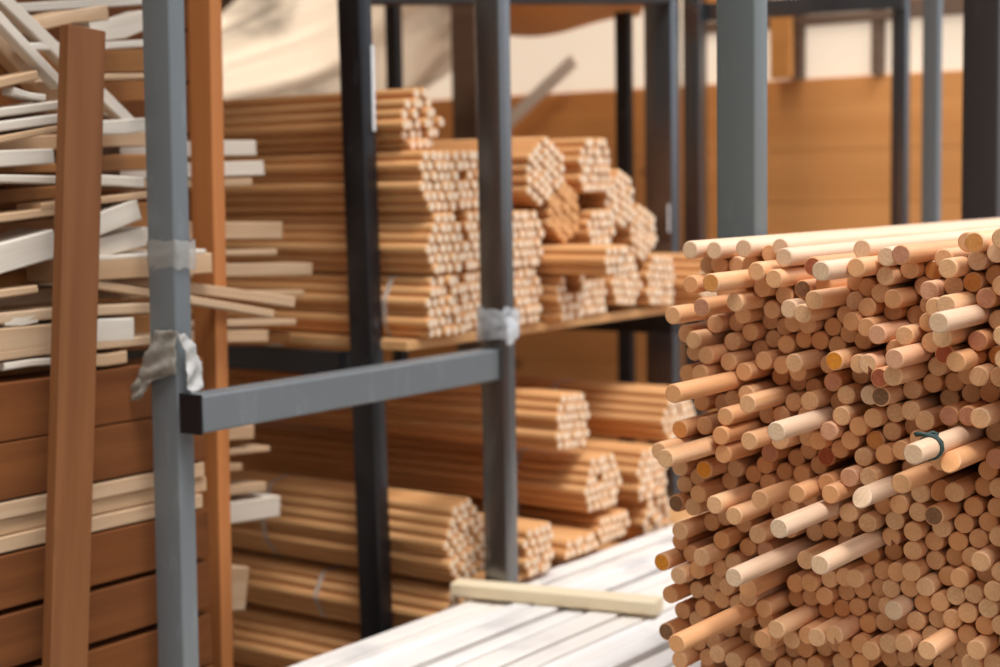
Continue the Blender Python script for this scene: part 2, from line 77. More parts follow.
def wood(name, light, dark, axis=0, vary=0.25, hue=(0.9, 0.62, 0.42), rough=0.55, grain=45, knots=0.0, stain=None, stain_amt=0.0, rings=False, bump=0.15, flat=None):
    """sawn or turned timber: grain drawn out along one object axis, each object a little different"""
    m, nt, out = new_mat(name)
    L = nt.links.new
    tc = N(nt, 'TexCoord'); oi = N(nt, 'ObjectInfo')
    add = N(nt, 'VectorMath', operation='MULTIPLY_ADD')
    comb = N(nt, 'CombineXYZ')
    for k in range(3): L(oi.outputs['Random'], comb.inputs[k])
    L(comb.outputs[0], add.inputs[0]); add.inputs[1].default_value = (13.7, 9.1, 5.3); L(tc.outputs['Object'], add.inputs[2])
    mp = N(nt, 'Mapping'); L(add.outputs[0], mp.inputs['Vector'])
    sc = [grain]*3; sc[axis] = grain*0.05
    mp.inputs['Scale'].default_value = sc
    n1 = N(nt, 'TexNoise', Scale=1.0, Detail=6.0, Roughness=0.62, Distortion=0.25); L(mp.outputs[0], n1.inputs['Vector'])
    r1 = ramp(nt, n1.outputs['Fac'], [(0.3, dark), (0.68, light)])
    col = r1.outputs[0]
    if rings:
        # end grain: annual rings across the axis
        wv = N(nt, 'TexWave', wave_type='RINGS', rings_direction='XYZ'[axis], Scale=55.0, Distortion=3.0, Detail=2.0)
        L(add.outputs[0], wv.inputs['Vector'])
        col = mixc(nt, mixf(nt, wv.outputs['Fac'], 0.35), col, tuple(x*0.72 for x in light))
    n2 = N(nt, 'TexNoise', Scale=2.2, Detail=2.0); L(add.outputs[0], n2.inputs['Vector'])
    r2 = ramp(nt, n2.outputs['Fac'], [(0.42, (0, 0, 0)), (0.72, (1, 1, 1))])
    col = mixc(nt, mixf(nt, r2.outputs[0], 0.35), col, tuple(min(1, a*b*1.15) for a, b in zip(light, (1.0, 0.9, 0.8))))
    # each piece of timber has a tint of its own
    sep = N(nt, 'MapRange'); L(oi.outputs['Random'], sep.inputs['Value'])
    sep.inputs['To Min'].default_value = 0.0; sep.inputs['To Max'].default_value = vary
    col = mixc(nt, sep.outputs[0], col, tuple(h*d for h, d in zip(hue, light)))
    if knots:
        vo = N(nt, 'TexVoronoi', Scale=knots, Randomness=1.0)
        mp2 = N(nt, 'Mapping'); s2 = [1.0]*3; s2[axis] = 0.55
        if flat is not None: s2[flat] = 0.0
        mp2.inputs['Scale'].default_value = s2
        L(add.outputs[0], mp2.inputs['Vector']); L(mp2.outputs[0], vo.inputs['Vector'])
        r3 = ramp(nt, vo.outputs['Distance'], [(0.06, (1, 1, 1)), (0.13, (0, 0, 0))])
        col = mixc(nt, mixf(nt, r3.outputs[0], 0.8), col, tuple(x*0.3 for x in dark))
    if stain:
        n4 = N(nt, 'TexNoise', Scale=6.0, Detail=5.0); L(add.outputs[0], n4.inputs['Vector'])
        r4 = ramp(nt, n4.outputs['Fac'], [(0.5, (0, 0, 0)), (0.7, (1, 1, 1))])
        col = mixc(nt, mixf(nt, r4.outputs[0], stain_amt), col, stain)
    b = N(nt, 'BsdfPrincipled'); b.inputs['Roughness'].default_value = rough
    b.inputs['Specular IOR Level'].default_value = 0.22
    L(col, b.inputs['Base Color'])
    bp = N(nt, 'Bump', Strength=bump, Distance=0.002); L(n1.outputs['Fac'], bp.inputs['Height']); L(bp.outputs[0], b.inputs['Normal'])
    L(b.outputs[0], out.inputs[0])
    return m

def mixf(nt, sock, k):
    m = nt.nodes.new('ShaderNodeMath'); m.operation = 'MULTIPLY'; m.inputs[1].default_value = k
    nt.links.new(sock, m.inputs[0])
    return m.outputs[0]

def paint(name, base, worn, rough=0.45, metal=0.0, amt=0.5, scale=30.0, lo=0.55, spec=0.5, ior=None):
    m, nt, out = new_mat(name); L = nt.links.new
    tc = N(nt, 'TexCoord')
    mp = N(nt, 'Mapping'); mp.inputs['Scale'].default_value = (1, 1, 0.3); L(tc.outputs['Object'], mp.inputs['Vector'])
    n1 = N(nt, 'TexNoise', Scale=scale, Detail=7.0, Roughness=0.7); L(mp.outputs[0], n1.inputs['Vector'])
    r1 = ramp(nt, n1.outputs['Fac'], [(lo, (0, 0, 0)), (lo+0.2, (1, 1, 1))])
    col = mixc(nt, mixf(nt, r1.outputs[0], amt), base, worn)
    b = N(nt, 'BsdfPrincipled'); b.inputs['Roughness'].default_value = rough; b.inputs['Metallic'].default_value = metal
    b.inputs['Specular IOR Level'].default_value = spec
    if ior: b.inputs['IOR'].default_value = ior; b.inputs['Specular IOR Level'].default_value = 0.5
    L(col, b.inputs['Base Color'])
    bp = N(nt, 'Bump', Strength=0.08, Distance=0.002); L(n1.outputs['Fac'], bp.inputs['Height']); L(bp.outputs[0], b.inputs['Normal'])
    L(b.outputs[0], out.inputs[0])
    return m

def film(name, col, trans=0.5, clear=0.15, rough=0.3, dirt=None, scale=9.0):
    """cloudy polythene: lets light through, hides detail"""
    m, nt, out = new_mat(name); L = nt.links.new
    tc = N(nt, 'TexCoord')
    base = col
    b = N(nt, 'BsdfPrincipled'); b.inputs['Roughness'].default_value = rough
    t = N(nt, 'BsdfTranslucent')
    if dirt:
        n1 = N(nt, 'TexNoise', Scale=scale, Detail=5.0, Roughness=0.6, Distortion=0.6); L(tc.outputs['Object'], n1.inputs['Vector'])
        r1 = ramp(nt, n1.outputs['Fac'], [(0.5, (0, 0, 0)), (0.75, (1, 1, 1))])
        base = mixc(nt, r1.outputs[0], col, dirt)
        L(base, b.inputs['Base Color']); L(base, t.inputs['Color'])
    else:
        b.inputs['Base Color'].default_value = (*col, 1); t.inputs['Color'].default_value = (*col, 1)
    m1 = N(nt, 'MixShader'); m1.inputs[0].default_value = trans
    L(b.outputs[0], m1.inputs[1]); L(t.outputs[0], m1.inputs[2])
    tr = N(nt, 'BsdfTransparent')
    m2 = N(nt, 'MixShader'); m2.inputs[0].default_value = clear
    L(m1.outputs[0], m2.inputs[1]); L(tr.outputs[0], m2.inputs[2])
    L(m2.outputs[0], out.inputs[0])
    return m

DL, DD = (0.85, 0.55, 0.325), (0.72, 0.37, 0.16)
W = {}
W['dowel'] = wood('dowel_side', DL, DD, 0, vary=0.7, hue=(0.80, 0.52, 0.32), grain=90)
W['dowel_end'] = wood('dowel_end_grain', (0.84, 0.52, 0.285), (0.70, 0.375, 0.165), 0, vary=0.75, hue=(0.86, 0.58, 0.36), grain=220, rings=True, rough=0.75)
W['dowel_pale'] = wood('pale_dowel_side', (0.80, 0.57, 0.395), (0.68, 0.44, 0.27), 0, vary=0.2, grain=90)
W['end_pale'] = wood('pale_dowel_end', (0.82, 0.58, 0.37), (0.70, 0.45, 0.26), 0, vary=0.2, grain=220, rings=True, rough=0.75)
W['dowel_red'] = wood('reddish_dowel_side', (0.72, 0.39, 0.19), (0.55, 0.25, 0.10), 0, vary=0.4, grain=90)
W['end_red'] = wood('reddish_dowel_end', (0.62, 0.30, 0.18), (0.45, 0.18, 0.09), 0, vary=0.3, grain=220, rings=True, rough=0.75)
W['end_darkred'] = wood('dark_red_dowel_end', (0.45, 0.13, 0.06), (0.28, 0.07, 0.03), 0, vary=0.3, grain=220, rough=0.75)
W['end_orange'] = wood('orange_dowel_end', (0.74, 0.33, 0.10), (0.60, 0.23, 0.05), 0, vary=0.2, grain=220, rough=0.75)
W['end_bright'] = wood('bright_orange_dowel_end', (0.80, 0.31, 0.03), (0.62, 0.20, 0.02), 0, vary=0.1, grain=220, rough=0.75)
W['end_pink'] = wood('pinkish_dowel_end', (0.74, 0.41, 0.25), (0.60, 0.29, 0.15), 0, vary=0.2, grain=220, rings=True, rough=0.75)
W['dowel_pink'] = wood('pinkish_dowel_side', (0.80, 0.48, 0.29), (0.66, 0.34, 0.18), 0, vary=0.3, grain=90)
W['end_dark'] = wood('dark_dowel_end', (0.30, 0.16, 0.08), (0.16, 0.08, 0.04), 0, vary=0.2, grain=220, rough=0.8)
W['rod'] = wood('rod_side', (0.76, 0.42, 0.185), (0.60, 0.29, 0.105), 1, vary=0.35, hue=(0.84, 0.62, 0.44), grain=80)
W['rod_end'] = wood('rod_end_grain', (0.88, 0.69, 0.50), (0.77, 0.56, 0.37), 1, vary=0.3, hue=(0.94, 0.82, 0.70), grain=200, rough=0.75)
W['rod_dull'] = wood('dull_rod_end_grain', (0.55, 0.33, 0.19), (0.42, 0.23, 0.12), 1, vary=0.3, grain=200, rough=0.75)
W['white'] = wood('bleached_offcut', (0.70, 0.62, 0.52), (0.54, 0.44, 0.34), 0, vary=0.3, hue=(0.95, 0.85, 0.75), grain=40, rough=0.7)
W['tan'] = wood('tan_offcut', (0.58, 0.40, 0.25), (0.43, 0.26, 0.14), 0, vary=0.4, hue=(0.85, 0.65, 0.45), grain=40, rough=0.7)
W['brown'] = wood('brown_offcut', (0.40, 0.18, 0.06), (0.26, 0.105, 0.032), 0, vary=0.5, hue=(0.7, 0.55, 0.4), grain=35, rough=0.65)
W['beam'] = wood('brown_beam', (0.20, 0.066, 0.016), (0.11, 0.033, 0.008), 0, vary=0.4, hue=(0.75, 0.6, 0.45), grain=28, rough=0.8, knots=4.0, flat=1)
W['prop'] = wood('brown_prop', (0.215, 0.082, 0.026), (0.145, 0.048, 0.014), 2, vary=0.0, grain=30, rough=0.62, knots=4.0)
W['orange_prop'] = wood('orange_post', (0.50, 0.185, 0.055), (0.36, 0.115, 0.03), 2, vary=0.0, grain=30, rough=0.6)
W['plank'] = wood('whitish_plank', (0.84, 0.81, 0.77), (0.70, 0.65, 0.59), 0, vary=0.8, hue=(0.93, 0.84, 0.74), grain=28, rough=0.5, stain=(0.42, 0.39, 0.37), stain_amt=0.55)
W['batten'] = wood('batten', (0.80, 0.68, 0.47), (0.68, 0.53, 0.33), 0, vary=0.0, grain=35, rough=0.6)
W['ply'] = wood('plywood', (0.80, 0.40, 0.13), (0.68, 0.31, 0.09), 1, vary=0.1, grain=14, rough=0.6)
W['shelf'] = wood('shelf_wood', (0.66, 0.38, 0.17), (0.52, 0.27, 0.10), 0, vary=0.2, grain=20, rough=0.6)
STEEL = paint('grey_paint', (0.140, 0.148, 0.148), (0.30, 0.31, 0.31), 0.42, 0.0, 0.35)
STEEL_GREEN = paint('grey_green_paint', (0.125, 0.138, 0.130), (0.25, 0.27, 0.26), 0.4, 0.0, 0.35)
STEEL_DARK = paint('dark_brown_paint', (0.035, 0.028, 0.025), (0.12, 0.12, 0.13), 0.38, 0.0, 0.2)
STEEL_BLACK = paint('black_paint', (0.010, 0.009, 0.010), (0.30, 0.32, 0.35), 0.35, 0.0, 0.55, 18.0, 0.60)
STEEL_METAL = paint('glossy_brown_black_paint', (0.034, 0.028, 0.025), (0.06, 0.055, 0.05), 0.24, 0.0, 0.4, ior=2.3)
STEEL_BLUE = paint('blue_black_paint', (0.016, 0.019, 0.025), (0.05, 0.06, 0.07), 0.22, 0.0, 0.3, ior=2.3)
FILM = film('cloudy_plastic', (0.62, 0.57, 0.50), 0.3, 0.5, 0.25)
FILM_D = film('dusty_plastic', (0.46, 0.41, 0.34), 0.25, 0.12, 0.4, dirt=(0.26, 0.22, 0.17), scale=30)
FILM_W = film('white_plastic', (0.72, 0.68, 0.62), 0.3, 0.10, 0.3)
CLEAR = film('clear_tape', (0.85, 0.86, 0.86), 0.3, 0.45, 0.15)
SHEETM = film('plastic_sheeting', (0.93, 0.89, 0.83), 0.75, 0.03, 0.4, dirt=(0.42, 0.40, 0.37), scale=3.0)
PANE = film('milky_glazing', (0.95, 0.86, 0.74), 0.5, 0.0, 0.3)
def lit(m, col, k):
    nt = m.node_tree; out = [n for n in nt.nodes if n.type == 'OUTPUT_MATERIAL'][0]
    e = N(nt, 'Emission'); e.inputs['Color'].default_value = (*col, 1); e.inputs['Strength'].default_value = k
    a = nt.nodes.new('ShaderNodeAddShader'); src = out.inputs[0].links[0].from_socket
    nt.links.new(src, a.inputs[0]); nt.links.new(e.outputs[0], a.inputs[1]); nt.links.new(a.outputs[0], out.inputs[0])
PANE2 = film('bright_glazing', (0.95, 0.86, 0.74), 0.5, 0.0, 0.3)
lit(PANE2, (1.0, 0.96, 0.90), 1.05)
lit(PANE, (1.0, 0.88, 0.75), 0.15)     # daylight behind milky glazing
STRAP = film('strap_tape', (0.80, 0.68, 0.56), 0.3, 0.4, 0.3)
GLINT_TAPE = paint('white_glint_and_tape', (0.80, 0.80, 0.78), (0.65, 0.65, 0.62), 0.5)  # shared by the painted highlight strip and the real tape
TWINE = paint('green_twine', (0.018, 0.045, 0.035), (0.05, 0.09, 0.07), 0.6)

# ---------------------------------------------------------------- helpers
def link(name, me, mats, parent=None, loc=None, mat4=None):
    o = bpy.data.objects.new(name, me)
    COL.objects.link(o)
    for m in (mats if isinstance(mats, (list, tuple)) else [mats]):
        if len(me.materials) < len(mats if isinstance(mats, (list, tuple)) else [mats]): me.materials.append(m)
    if parent is not None: o.parent = parent
    if loc is not None: o.location = loc
    if mat4 is not None: o.matrix_world = mat4
    return o

def tag(o, label, cat, group=None, kind=None):
    if label: o['label'] = label
    if cat: o['category'] = cat
    if group: o['group'] = group
    if cat or kind: o['kind'] = kind or 'thing'
    return o

def thing(name, label, cat, loc=(0, 0, 0), group=None):
    o = bpy.data.objects.new(name, None)
    o.empty_display_size = 0.05
    COL.objects.link(o); o.location = loc
    return tag(o, label, cat, group)

def mesh_of(bm, name, smooth=False, angle=None):
    me = bpy.data.meshes.new(name)
    bmesh.ops.recalc_face_normals(bm, faces=bm.faces)
    bm.to_mesh(me); bm.free()
    if smooth:
        for p in me.polygons: p.use_smooth = True
        if angle: me.set_sharp_from_angle(angle=angle)
    return me

def add_box(bm, x0, x1, y0, y1, z0, z1, bev=0.0):
    vs = [bm.verts.new((x, y, z)) for x in (x0, x1) for y in (y0, y1) for z in (z0, z1)]
    fs = [(0, 1, 3, 2), (4, 6, 7, 5), (0, 4, 5, 1), (2, 3, 7, 6), (0, 2, 6, 4), (1, 5, 7, 3)]
    faces = [bm.faces.new([vs[i] for i in f]) for f in fs]
    if bev:
        es = list({e for f in faces for e in f.edges})
        bmesh.ops.bevel(bm, geom=es, offset=bev, segments=2, affect='EDGES', profile=0.5)
    return vs

def boxmesh(name, x0, x1, y0, y1, z0, z1, bev=0.002):
    bm = bmesh.new(); add_box(bm, x0, x1, y0, y1, z0, z1, bev)
    return mesh_of(bm, name)

def tube_mesh(name, wx, wy, h, bev=0.005, t=0.003):
    """square hollow section standing on z = 0, open top"""
    bm = bmesh.new()
    def ring(hx, hy, z, b):
        pts = []
        for cx, cy, a0 in ((hx-b, hy-b, 0), (-hx+b, hy-b, 90), (-hx+b, -hy+b, 180), (hx-b, -hy+b, 270)):
            for k in range(4):
                a = math.radians(a0+k*30)
                pts.append(bm.verts.new((cx+b*math.cos(a), cy+b*math.sin(a), z)))
        return pts
    r = [ring(wx/2, wy/2, 0, bev), ring(wx/2, wy/2, h, bev), ring(wx/2-t, wy/2-t, h, bev*0.6), ring(wx/2-t, wy/2-t, 0, bev*0.6)]
    n = 16
    for a, b in ((0, 1), (1, 2), (2, 3), (3, 0)):
        for i in range(n):
            bm.faces.new((r[a][i], r[a][(i+1) % n], r[b][(i+1) % n], r[b][i]))
    return mesh_of(bm, name, True, math.radians(25))

def seg_frame(a, b):
    """matrix whose x axis runs from a to b, z axis as upright as possible"""
    x = (b-a).normalized()
    y = ZZ.cross(x)
    if y.length < 1e-4: y = Vector((0, 1, 0))
    y.normalize(); z = x.cross(y)
    m = Matrix((x, y, z)).transposed().to_4x4(); m.translation = a
    return m

def board_mesh(name, L, w, t, rnd, rough=0.0, skew=0.0, front=True):
    """a sawn board from the origin along +x; its front face is y = 0 and it reaches back to y = w, centred on z"""
    bm = bmesh.new()
    n = max(2, int(L/0.10)); rows = []
    y0, y1 = (0, w) if front else (-w/2, w/2)
    bow = rnd.uniform(-1, 1)*rough
    for i in range(n+1):
        u = i/n; x = u*L
        dz = bow*4*u*(1-u)
        k = [rnd.uniform(-1, 1)*rough*0.25 for _ in range(8)]
        sk = skew*(1 if i == n else 0)
        c = 0.0022
        rows.append([bm.verts.new(p) for p in (
            (x+sk, y0+c, -t/2+dz+k[0]), (x, y0, -t/2+c+dz+k[0]), (x, y0+k[1], t/2-c+dz+k[2]), (x, y0+c+k[1], t/2+dz+k[2]),
            (x, y1-c, t/2+dz+k[3]), (x+sk, y1, t/2-c+dz+k[3]), (x+sk, y1, -t/2+c+dz+k[4]), (x+sk, y1-c, -t/2+dz+k[4]))])
    for a, b in zip(rows, rows[1:]):
        for j in range(8): bm.faces.new((a[j], a[(j+1) % 8], b[(j+1) % 8], b[j]))
    bm.faces.new(rows[0][::-1]); bm.faces.new(rows[-1])
    return mesh_of(bm, name)

# ---------------------------------------------------------------- the setting: an open-sided timber shed
def structure(name, me, mat, label=None):
    o = link(name, me, mat); o['kind'] = 'structure'
    if label: o['label'] = label
    return o

CONC = paint('concrete', (0.30, 0.28, 0.25), (0.18, 0.16, 0.14), 0.85, 0.0, 0.6, 4.0, 0.45)
structure('floor', boxmesh('floor', -3.0, 6.0, -3.0, 7.5, -0.10, 0.0, 0), CONC)
XW = 5.0
def boards_wall(name, y0, y1, z0, z1, n, x, th, joints=None):
    bm = bmesh.new()
    h = (z1-z0)/n
    zs = joints or [z0+i*h for i in range(n+1)]
    for za, zb_ in zip(zs, zs[1:]):
        add_box(bm, x, x+th, y0, y1, za+0.0008, zb_-0.0008, 0.0025)
    add_box(bm, x+th*0.5, x+th+0.01, y0, y1, z0, z1)
    return mesh_of(bm, name)
WALLM = wood('wall_boards', (0.82, 0.39, 0.135), (0.66, 0.28, 0.085), 1, vary=0.0, grain=9, rough=0.6, knots=4.2, bump=0.05, flat=0)
DARKW = wood('weathered_frame_wood', (0.22, 0.15, 0.11), (0.13, 0.085, 0.06), 1, vary=0.0, grain=12, rough=0.7)
ROOFW = wood('roof_boards', (0.42, 0.22, 0.10), (0.30, 0.15, 0.06), 1, vary=0.0, grain=8, rough=0.7)
SILL = 1.595; HEAD = 1.80
structure('wall_back', boards_wall('wall_back', 1.50, 7.4, 0.0, SILL, 9, XW, 0.03, [0, 0.2, 0.4, 0.6, 0.8, 1.0, 1.18, 1.355, SILL]), WALLM)
structure('wall_back_upper', boxmesh('wall_back_upper', XW, XW+0.04, 1.50, 2.78, HEAD, 2.7, 0.004), WALLM)
structure('wall_back_lintel', boxmesh('wall_back_lintel', XW, XW+0.04, 2.78, 4.0, 1.98, 2.7, 0.004), WALLM)
structure('wall_back_gable', boxmesh('wall_back_gable', XW, XW+0.04, 4.0, 7.4, 2.35, 2.7, 0.004), WALLM)
structure('wall_left', boards_wall('wall_left', 7.37, 7.40, 0.0, 2.7, 1, -2.9, 7.9), ROOFW)
# the glazed strip under the eaves and its mullions
def yat(px): return on(0, XW, px, 60).y
mull = [(873, 884), (790, 804)]
bmf = bmesh.new()
for a, b in mull: add_box(bmf, XW-0.02, XW+0.03, yat(b), yat(a), SILL+0.001, HEAD, 0.003)
add_box(bmf, XW-0.025, XW+0.03, 1.50, 2.78, HEAD-0.03, HEAD+0.03, 0.003)
structure('window_frame', mesh_of(bmf, 'window_frame'), DARKW)
structure('window_1', boxmesh('window_1', XW+0.012, XW+0.018, 1.50, 2.775, SILL, HEAD-0.028, 0), PANE)
structure('window_3', boxmesh('window_3', XW+0.012, XW+0.018, 2.78, 3.995, SILL, 1.985, 0), PANE)
structure('window_2', boxmesh('window_2', XW+0.012, XW+0.018, 4.0, 7.4, SILL, 2.36, 0), PANE2)
bmr = bmesh.new()
y_eave = 1.80
for i in range(12):
    a = y_eave + i*(7.5-y_eave)/12; b = y_eave+(i+1)*(7.5-y_eave)/12
    add_box(bmr, -0.2, 5.2, a+0.002, b-0.002, 2.70, 2.73, 0.003)
structure('ceiling', mesh_of(bmr, 'ceiling'), ROOFW)
# orange timber panel fixed before the glazing
p = on(0, 4.93, 771, 60); q = on(0, 4.93, 791, 60)
structure('trim_1', boxmesh('trim_1', 4.92, 4.95, q.y, p.y, SILL, HEAD+0.02, 0.003), W['ply'])

# ---------------------------------------------------------------- steel racks
def rect_post(name, label, mat, x, y, wx, wy, h, lean=(0, 0), parent=None, z0=0.0):
    o = link(name, tube_mesh(name, wx, wy, h-z0), mat, parent)
    o.location = (x, y, z0)
    o.rotation_euler = (-lean[1], lean[0], 0)
    if parent is None: tag(o, label, 'post')
    return o

AX, AY = 1.787, 1.954
BX, BY = 2.589, 1.887
fr = thing('steel_rack_frame', 'grey steel rack frame of two upright posts joined by a welded cross rail', 'rack frame', (AX, AY, 0))
pa = link('post', tube_mesh('post', 0.036, 0.064, 2.15), STEEL, fr); pa.location = (-0.0098, 0.0134, 0); pa.rotation_euler = (0.0089, 0.0065, 0)
pb = link('post', tube_mesh('post', 0.040, 0.060, 2.15), STEEL_METAL, fr); pb.location = (BX-AX, BY-AY, 0)
pb['label'] = 'dark glossy far post of the frame'
bm = bmesh.new()
ry0, ry1 = 1.868-AY, 1.918-AY
add_box(bm, -0.024, BX-AX-0.021, ry0, ry1-0.0005, CAMH-0.384, CAMH-0.323, 0.004)
link('cross_rail', mesh_of(bm, 'cross_rail'), STEEL, fr)
bm = bmesh.new(); add_box(bm, -0.0285, -0.0242, ry0-0.001, ry1-0.001, CAMH-0.386, CAMH-0.321, 0.001)
o = link('rail_cap', mesh_of(bm, 'rail_cap'), STEEL_BLACK, fr); o['label'] = 'black end cap of the cross rail'

DX, DY = 2.471, 2.118
rect_post('steel_post', 'black scuffed steel post in front of the dowel bundles', STEEL_BLACK, DX, DY, 0.040, 0.060, 2.35, lean=(-0.0071, 0.0097))
CX, CY = 2.185, 1.130
rect_post('steel_post', 'wide grey green steel post rising behind the corner of the dowel stack', STEEL_GREEN, CX, CY, 0.044, 0.066, 2.15)
rect_post('steel_post', 'thick dark steel post behind the far end of the dowel stack', STEEL_DARK, 3.26, 1.136, 0.040, 0.076, 2.3)
rect_post('steel_post', 'thick black steel post with white tape behind the bundles of rods', STEEL_BLUE, 3.738, 2.169, 0.050, 0.085, 2.35)
rect_post('steel_post', 'black steel post with a blue lit edge before the board wall', STEEL_BLUE, 4.324, 2.395, 0.046, 0.062, 2.35)
rect_post('steel_post', 'thin black post between the heap of bundles and the pale window', STEEL_BLACK, 4.205, 2.573, 0.03, 0.05, 1.772)
rect_post('steel_post', 'thin black post behind the topmost bundle, before the plastic sheet', STEEL_BLACK, 3.665, 3.03, 0.03, 0.045, 2.35)
rect_post('steel_post', 'slim dark steel post standing close before the knotty board wall', STEEL_BLUE, 4.42, 1.78, 0.034, 0.046, 2.35)
rect_post('steel_post', 'slim grey steel post beside the dark one before the board wall', STEEL, 4.06, 1.55, 0.032, 0.044, 2.35)
# rails that carry the racks
def bar(name, label, a, b, w, t, mat, cat='beam'):
    a, b = Vector(a), Vector(b)
    o = link(name, board_mesh(name, (b-a).length, w, t, random.Random(1), front=False), mat)
    o.matrix_world = seg_frame(a, b)
    return tag(o, label, cat)
SH = CAMH-0.305          # top of the upper shelf
bar('shelf_beam', 'black steel beam running under the shelf of bundles beside the black post', (2.452, 2.175, SH-0.050), (2.452, 3.3, SH-0.050), 0.04, 0.05, STEEL_BLACK)
bar('shelf_beam', 'black steel beam under the far end of the shelf of bundles', (3.56, 2.03, SH-0.050), (3.56, 3.3, SH-0.050), 0.04, 0.05, STEEL_BLACK)
bar('top_beam', 'dark steel beam across the top, behind the posts of the racks', on(0, 4.40, 905, -1), on(0, 4.36, 690, 14), 0.04, 0.055, STEEL_BLUE)
bar('top_beam', 'dark roof beam crossing above the topmost dowel bundle', on(0, 3.69, 668, -2), on(0, 3.0, 352, -1), 0.05, 0.028, STEEL_DARK)

# upper shelf
sh = link('shelf_board', boxmesh('shelf_board', 2.475, 3.66, 2.030, 3.30, SH-0.020, SH, 0.002), W['shelf'])
tag(sh, 'orange wooden shelf board carrying the upper heap of dowel bundles', 'shelf')
lo = link('shelf_board', boxmesh('shelf_board', 2.69, 3.75, 1.975, 3.30, 0.365, 0.385, 0.002), W['shelf'])
tag(lo, 'low wooden shelf board under the lower heap of dowel bundles', 'shelf')
for k, (x, y) in enumerate(((2.8, 2.06), (3.62, 2.06), (2.8, 3.2), (3.62, 3.2))):
    b = link('shelf_block', boxmesh('shelf_block', x-0.05, x+0.05, y-0.06, y+0.06, 0.0, 0.3645, 0.004), W['brown'])
    tag(b, 'timber block propping a corner of the low shelf board', 'block', 'blocks under the low shelf')

# ---------------------------------------------------------------- the near stack of dowels
R_D = 0.0122; L_D = 1.5
def dowel_mesh(name, r, L, axis, seg=20, ch=0.0016, notch=False, cut=0.0):
    bm = bmesh.new()
    prof = []
    for i in range(seg):
        a = 2*math.pi*i/seg
        rr = 1.0
        if notch and abs(((a-4.4+math.pi) % (2*math.pi))-math.pi) < 0.30: rr = 0.25
        prof.append((math.cos(a)*rr, math.sin(a)*rr))
    def ring(x, k):
        out = []
        for u, v in prof:
            dx = cut*(v+1)*r if x < L/2 else 0
            p = (x+dx, u*r*k, v*r*k) if axis == 0 else (u*r*k, x+dx, v*r*k)
            out.append(bm.verts.new(p))
        return out
    k = 1-ch/r
    rs = [ring(0, k), ring(ch, 1), ring(L-ch, 1), ring(L, k)]
    n = len(prof)
    for a, b in zip(rs, rs[1:]):
        for i in range(n):
            f = bm.faces.new((a[i], a[(i+1) % n], b[(i+1) % n], b[i])); f.material_index = 0
    f = bm.faces.new(rs[0][::-1]); f.material_index = 1
    f = bm.faces.new(rs[-1]); f.material_index = 1
    return mesh_of(bm, name, True, math.radians(40))

dm = dowel_mesh('wooden_dowel', R_D, L_D, 0)
dm_notch = dowel_mesh('split_dowel', R_D, L_D, 0, seg=28, notch=True)
dm_cut = dowel_mesh('oblique_dowel', R_D, L_D, 0, cut=0.55)
for m_ in (dm, dm_notch, dm_cut):
    m_.materials.append(W['dowel']); m_.materials.append(W['dowel_end'])
CODE = {'o': ('dowel', 'end_orange'), 'O': ('dowel', 'end_bright'), 'r': ('dowel_red', 'end_red'), 'R': ('dowel_red', 'end_darkred'),
        'p': ('dowel_pink', 'end_pink'), 'w': ('dowel_pale', 'end_pale'), 'W': ('dowel_pale', 'end_pale'), 'd': ('dowel', 'end_dark'), 's': ('dowel_pink', 'dowel_end')}
rd = random.Random(11)
PILE = [e.split(',') for e in PILE_DATA.split(';')]
FILL = [e.split(',') for e in FILL_DATA.split(';')]
LABELS = dict((int(e.split(':')[0]), e.split(':')[1]) for e in LABEL_DATA.strip().split('|'))
CUT = set([245, 173, 181])
mass = bmesh.new()
def to_mass(x, y, z):
    t = bmesh.new(); t.from_mesh(dm)
    bmesh.ops.transform(t, matrix=Matrix.Translation((x, y, z)) @ Matrix.Rotation(rd.uniform(0, 6.28), 4, 'X'), verts=t.verts)
    tmp = bpy.data.meshes.new('tmp'); t.to_mesh(tmp); t.free()
    mass.from_mesh(tmp); bpy.data.meshes.remove(tmp)
twine_at = None
for i, e in enumerate(PILE):
    x, y, z = (int(v)/1e4 for v in e[:3])
    code = e[3] if len(e) > 3 else ''
    if i not in LABELS:
        to_mass(x, y, z); continue
    me = dm_notch if code == 's' else dm_cut if i in CUT else dm
    o = bpy.data.objects.new('wooden_dowel', me)
    COL.objects.link(o)
    o.location = (x, y, z)
    o.rotation_euler = (0 if me is not dm else rd.uniform(0, 6.28), 0, 0)
    if code in CODE:
        for k in (0, 1):
            o.material_slots[k].link = 'OBJECT'
            o.material_slots[k].material = W[CODE[code][k]]
    if code == 'W': twine_at = Vector((x, y, z))
    tag(o, LABELS[i], 'dowel', 'dowels in the near stack')
for e in FILL:
    to_mass(*(int(v)/1e4 for v in e))
me = bpy.data.meshes.new('stacked_dowels'); mass.to_mesh(me); mass.free()
for p_ in me.polygons: p_.use_smooth = True
me.set_sharp_from_angle(angle=math.radians(40))
o = link('stacked_dowels', me, [W['dowel'], W['dowel_end']])
tag(o, 'remaining dowels packed deep between the others of the near stack', 'dowels', None, 'stuff')
# what the stack lies on
st = thing('stack_shelf', 'low steel framed shelf under the near stack of dowels', 'shelf', (2.6, 0.72, 0))
link('shelf_top', boxmesh('shelf_top', -0.75, 0.82, -0.40, 0.372, 0.525, 0.5605, 0.003), W['shelf'], st)
for dx in (-0.70, 0.77):
    for dy in (-0.36, 0.32):
        l = link('leg', tube_mesh('leg', 0.04, 0.04, 0.5245), STEEL, st); l.location = (dx, dy, 0)

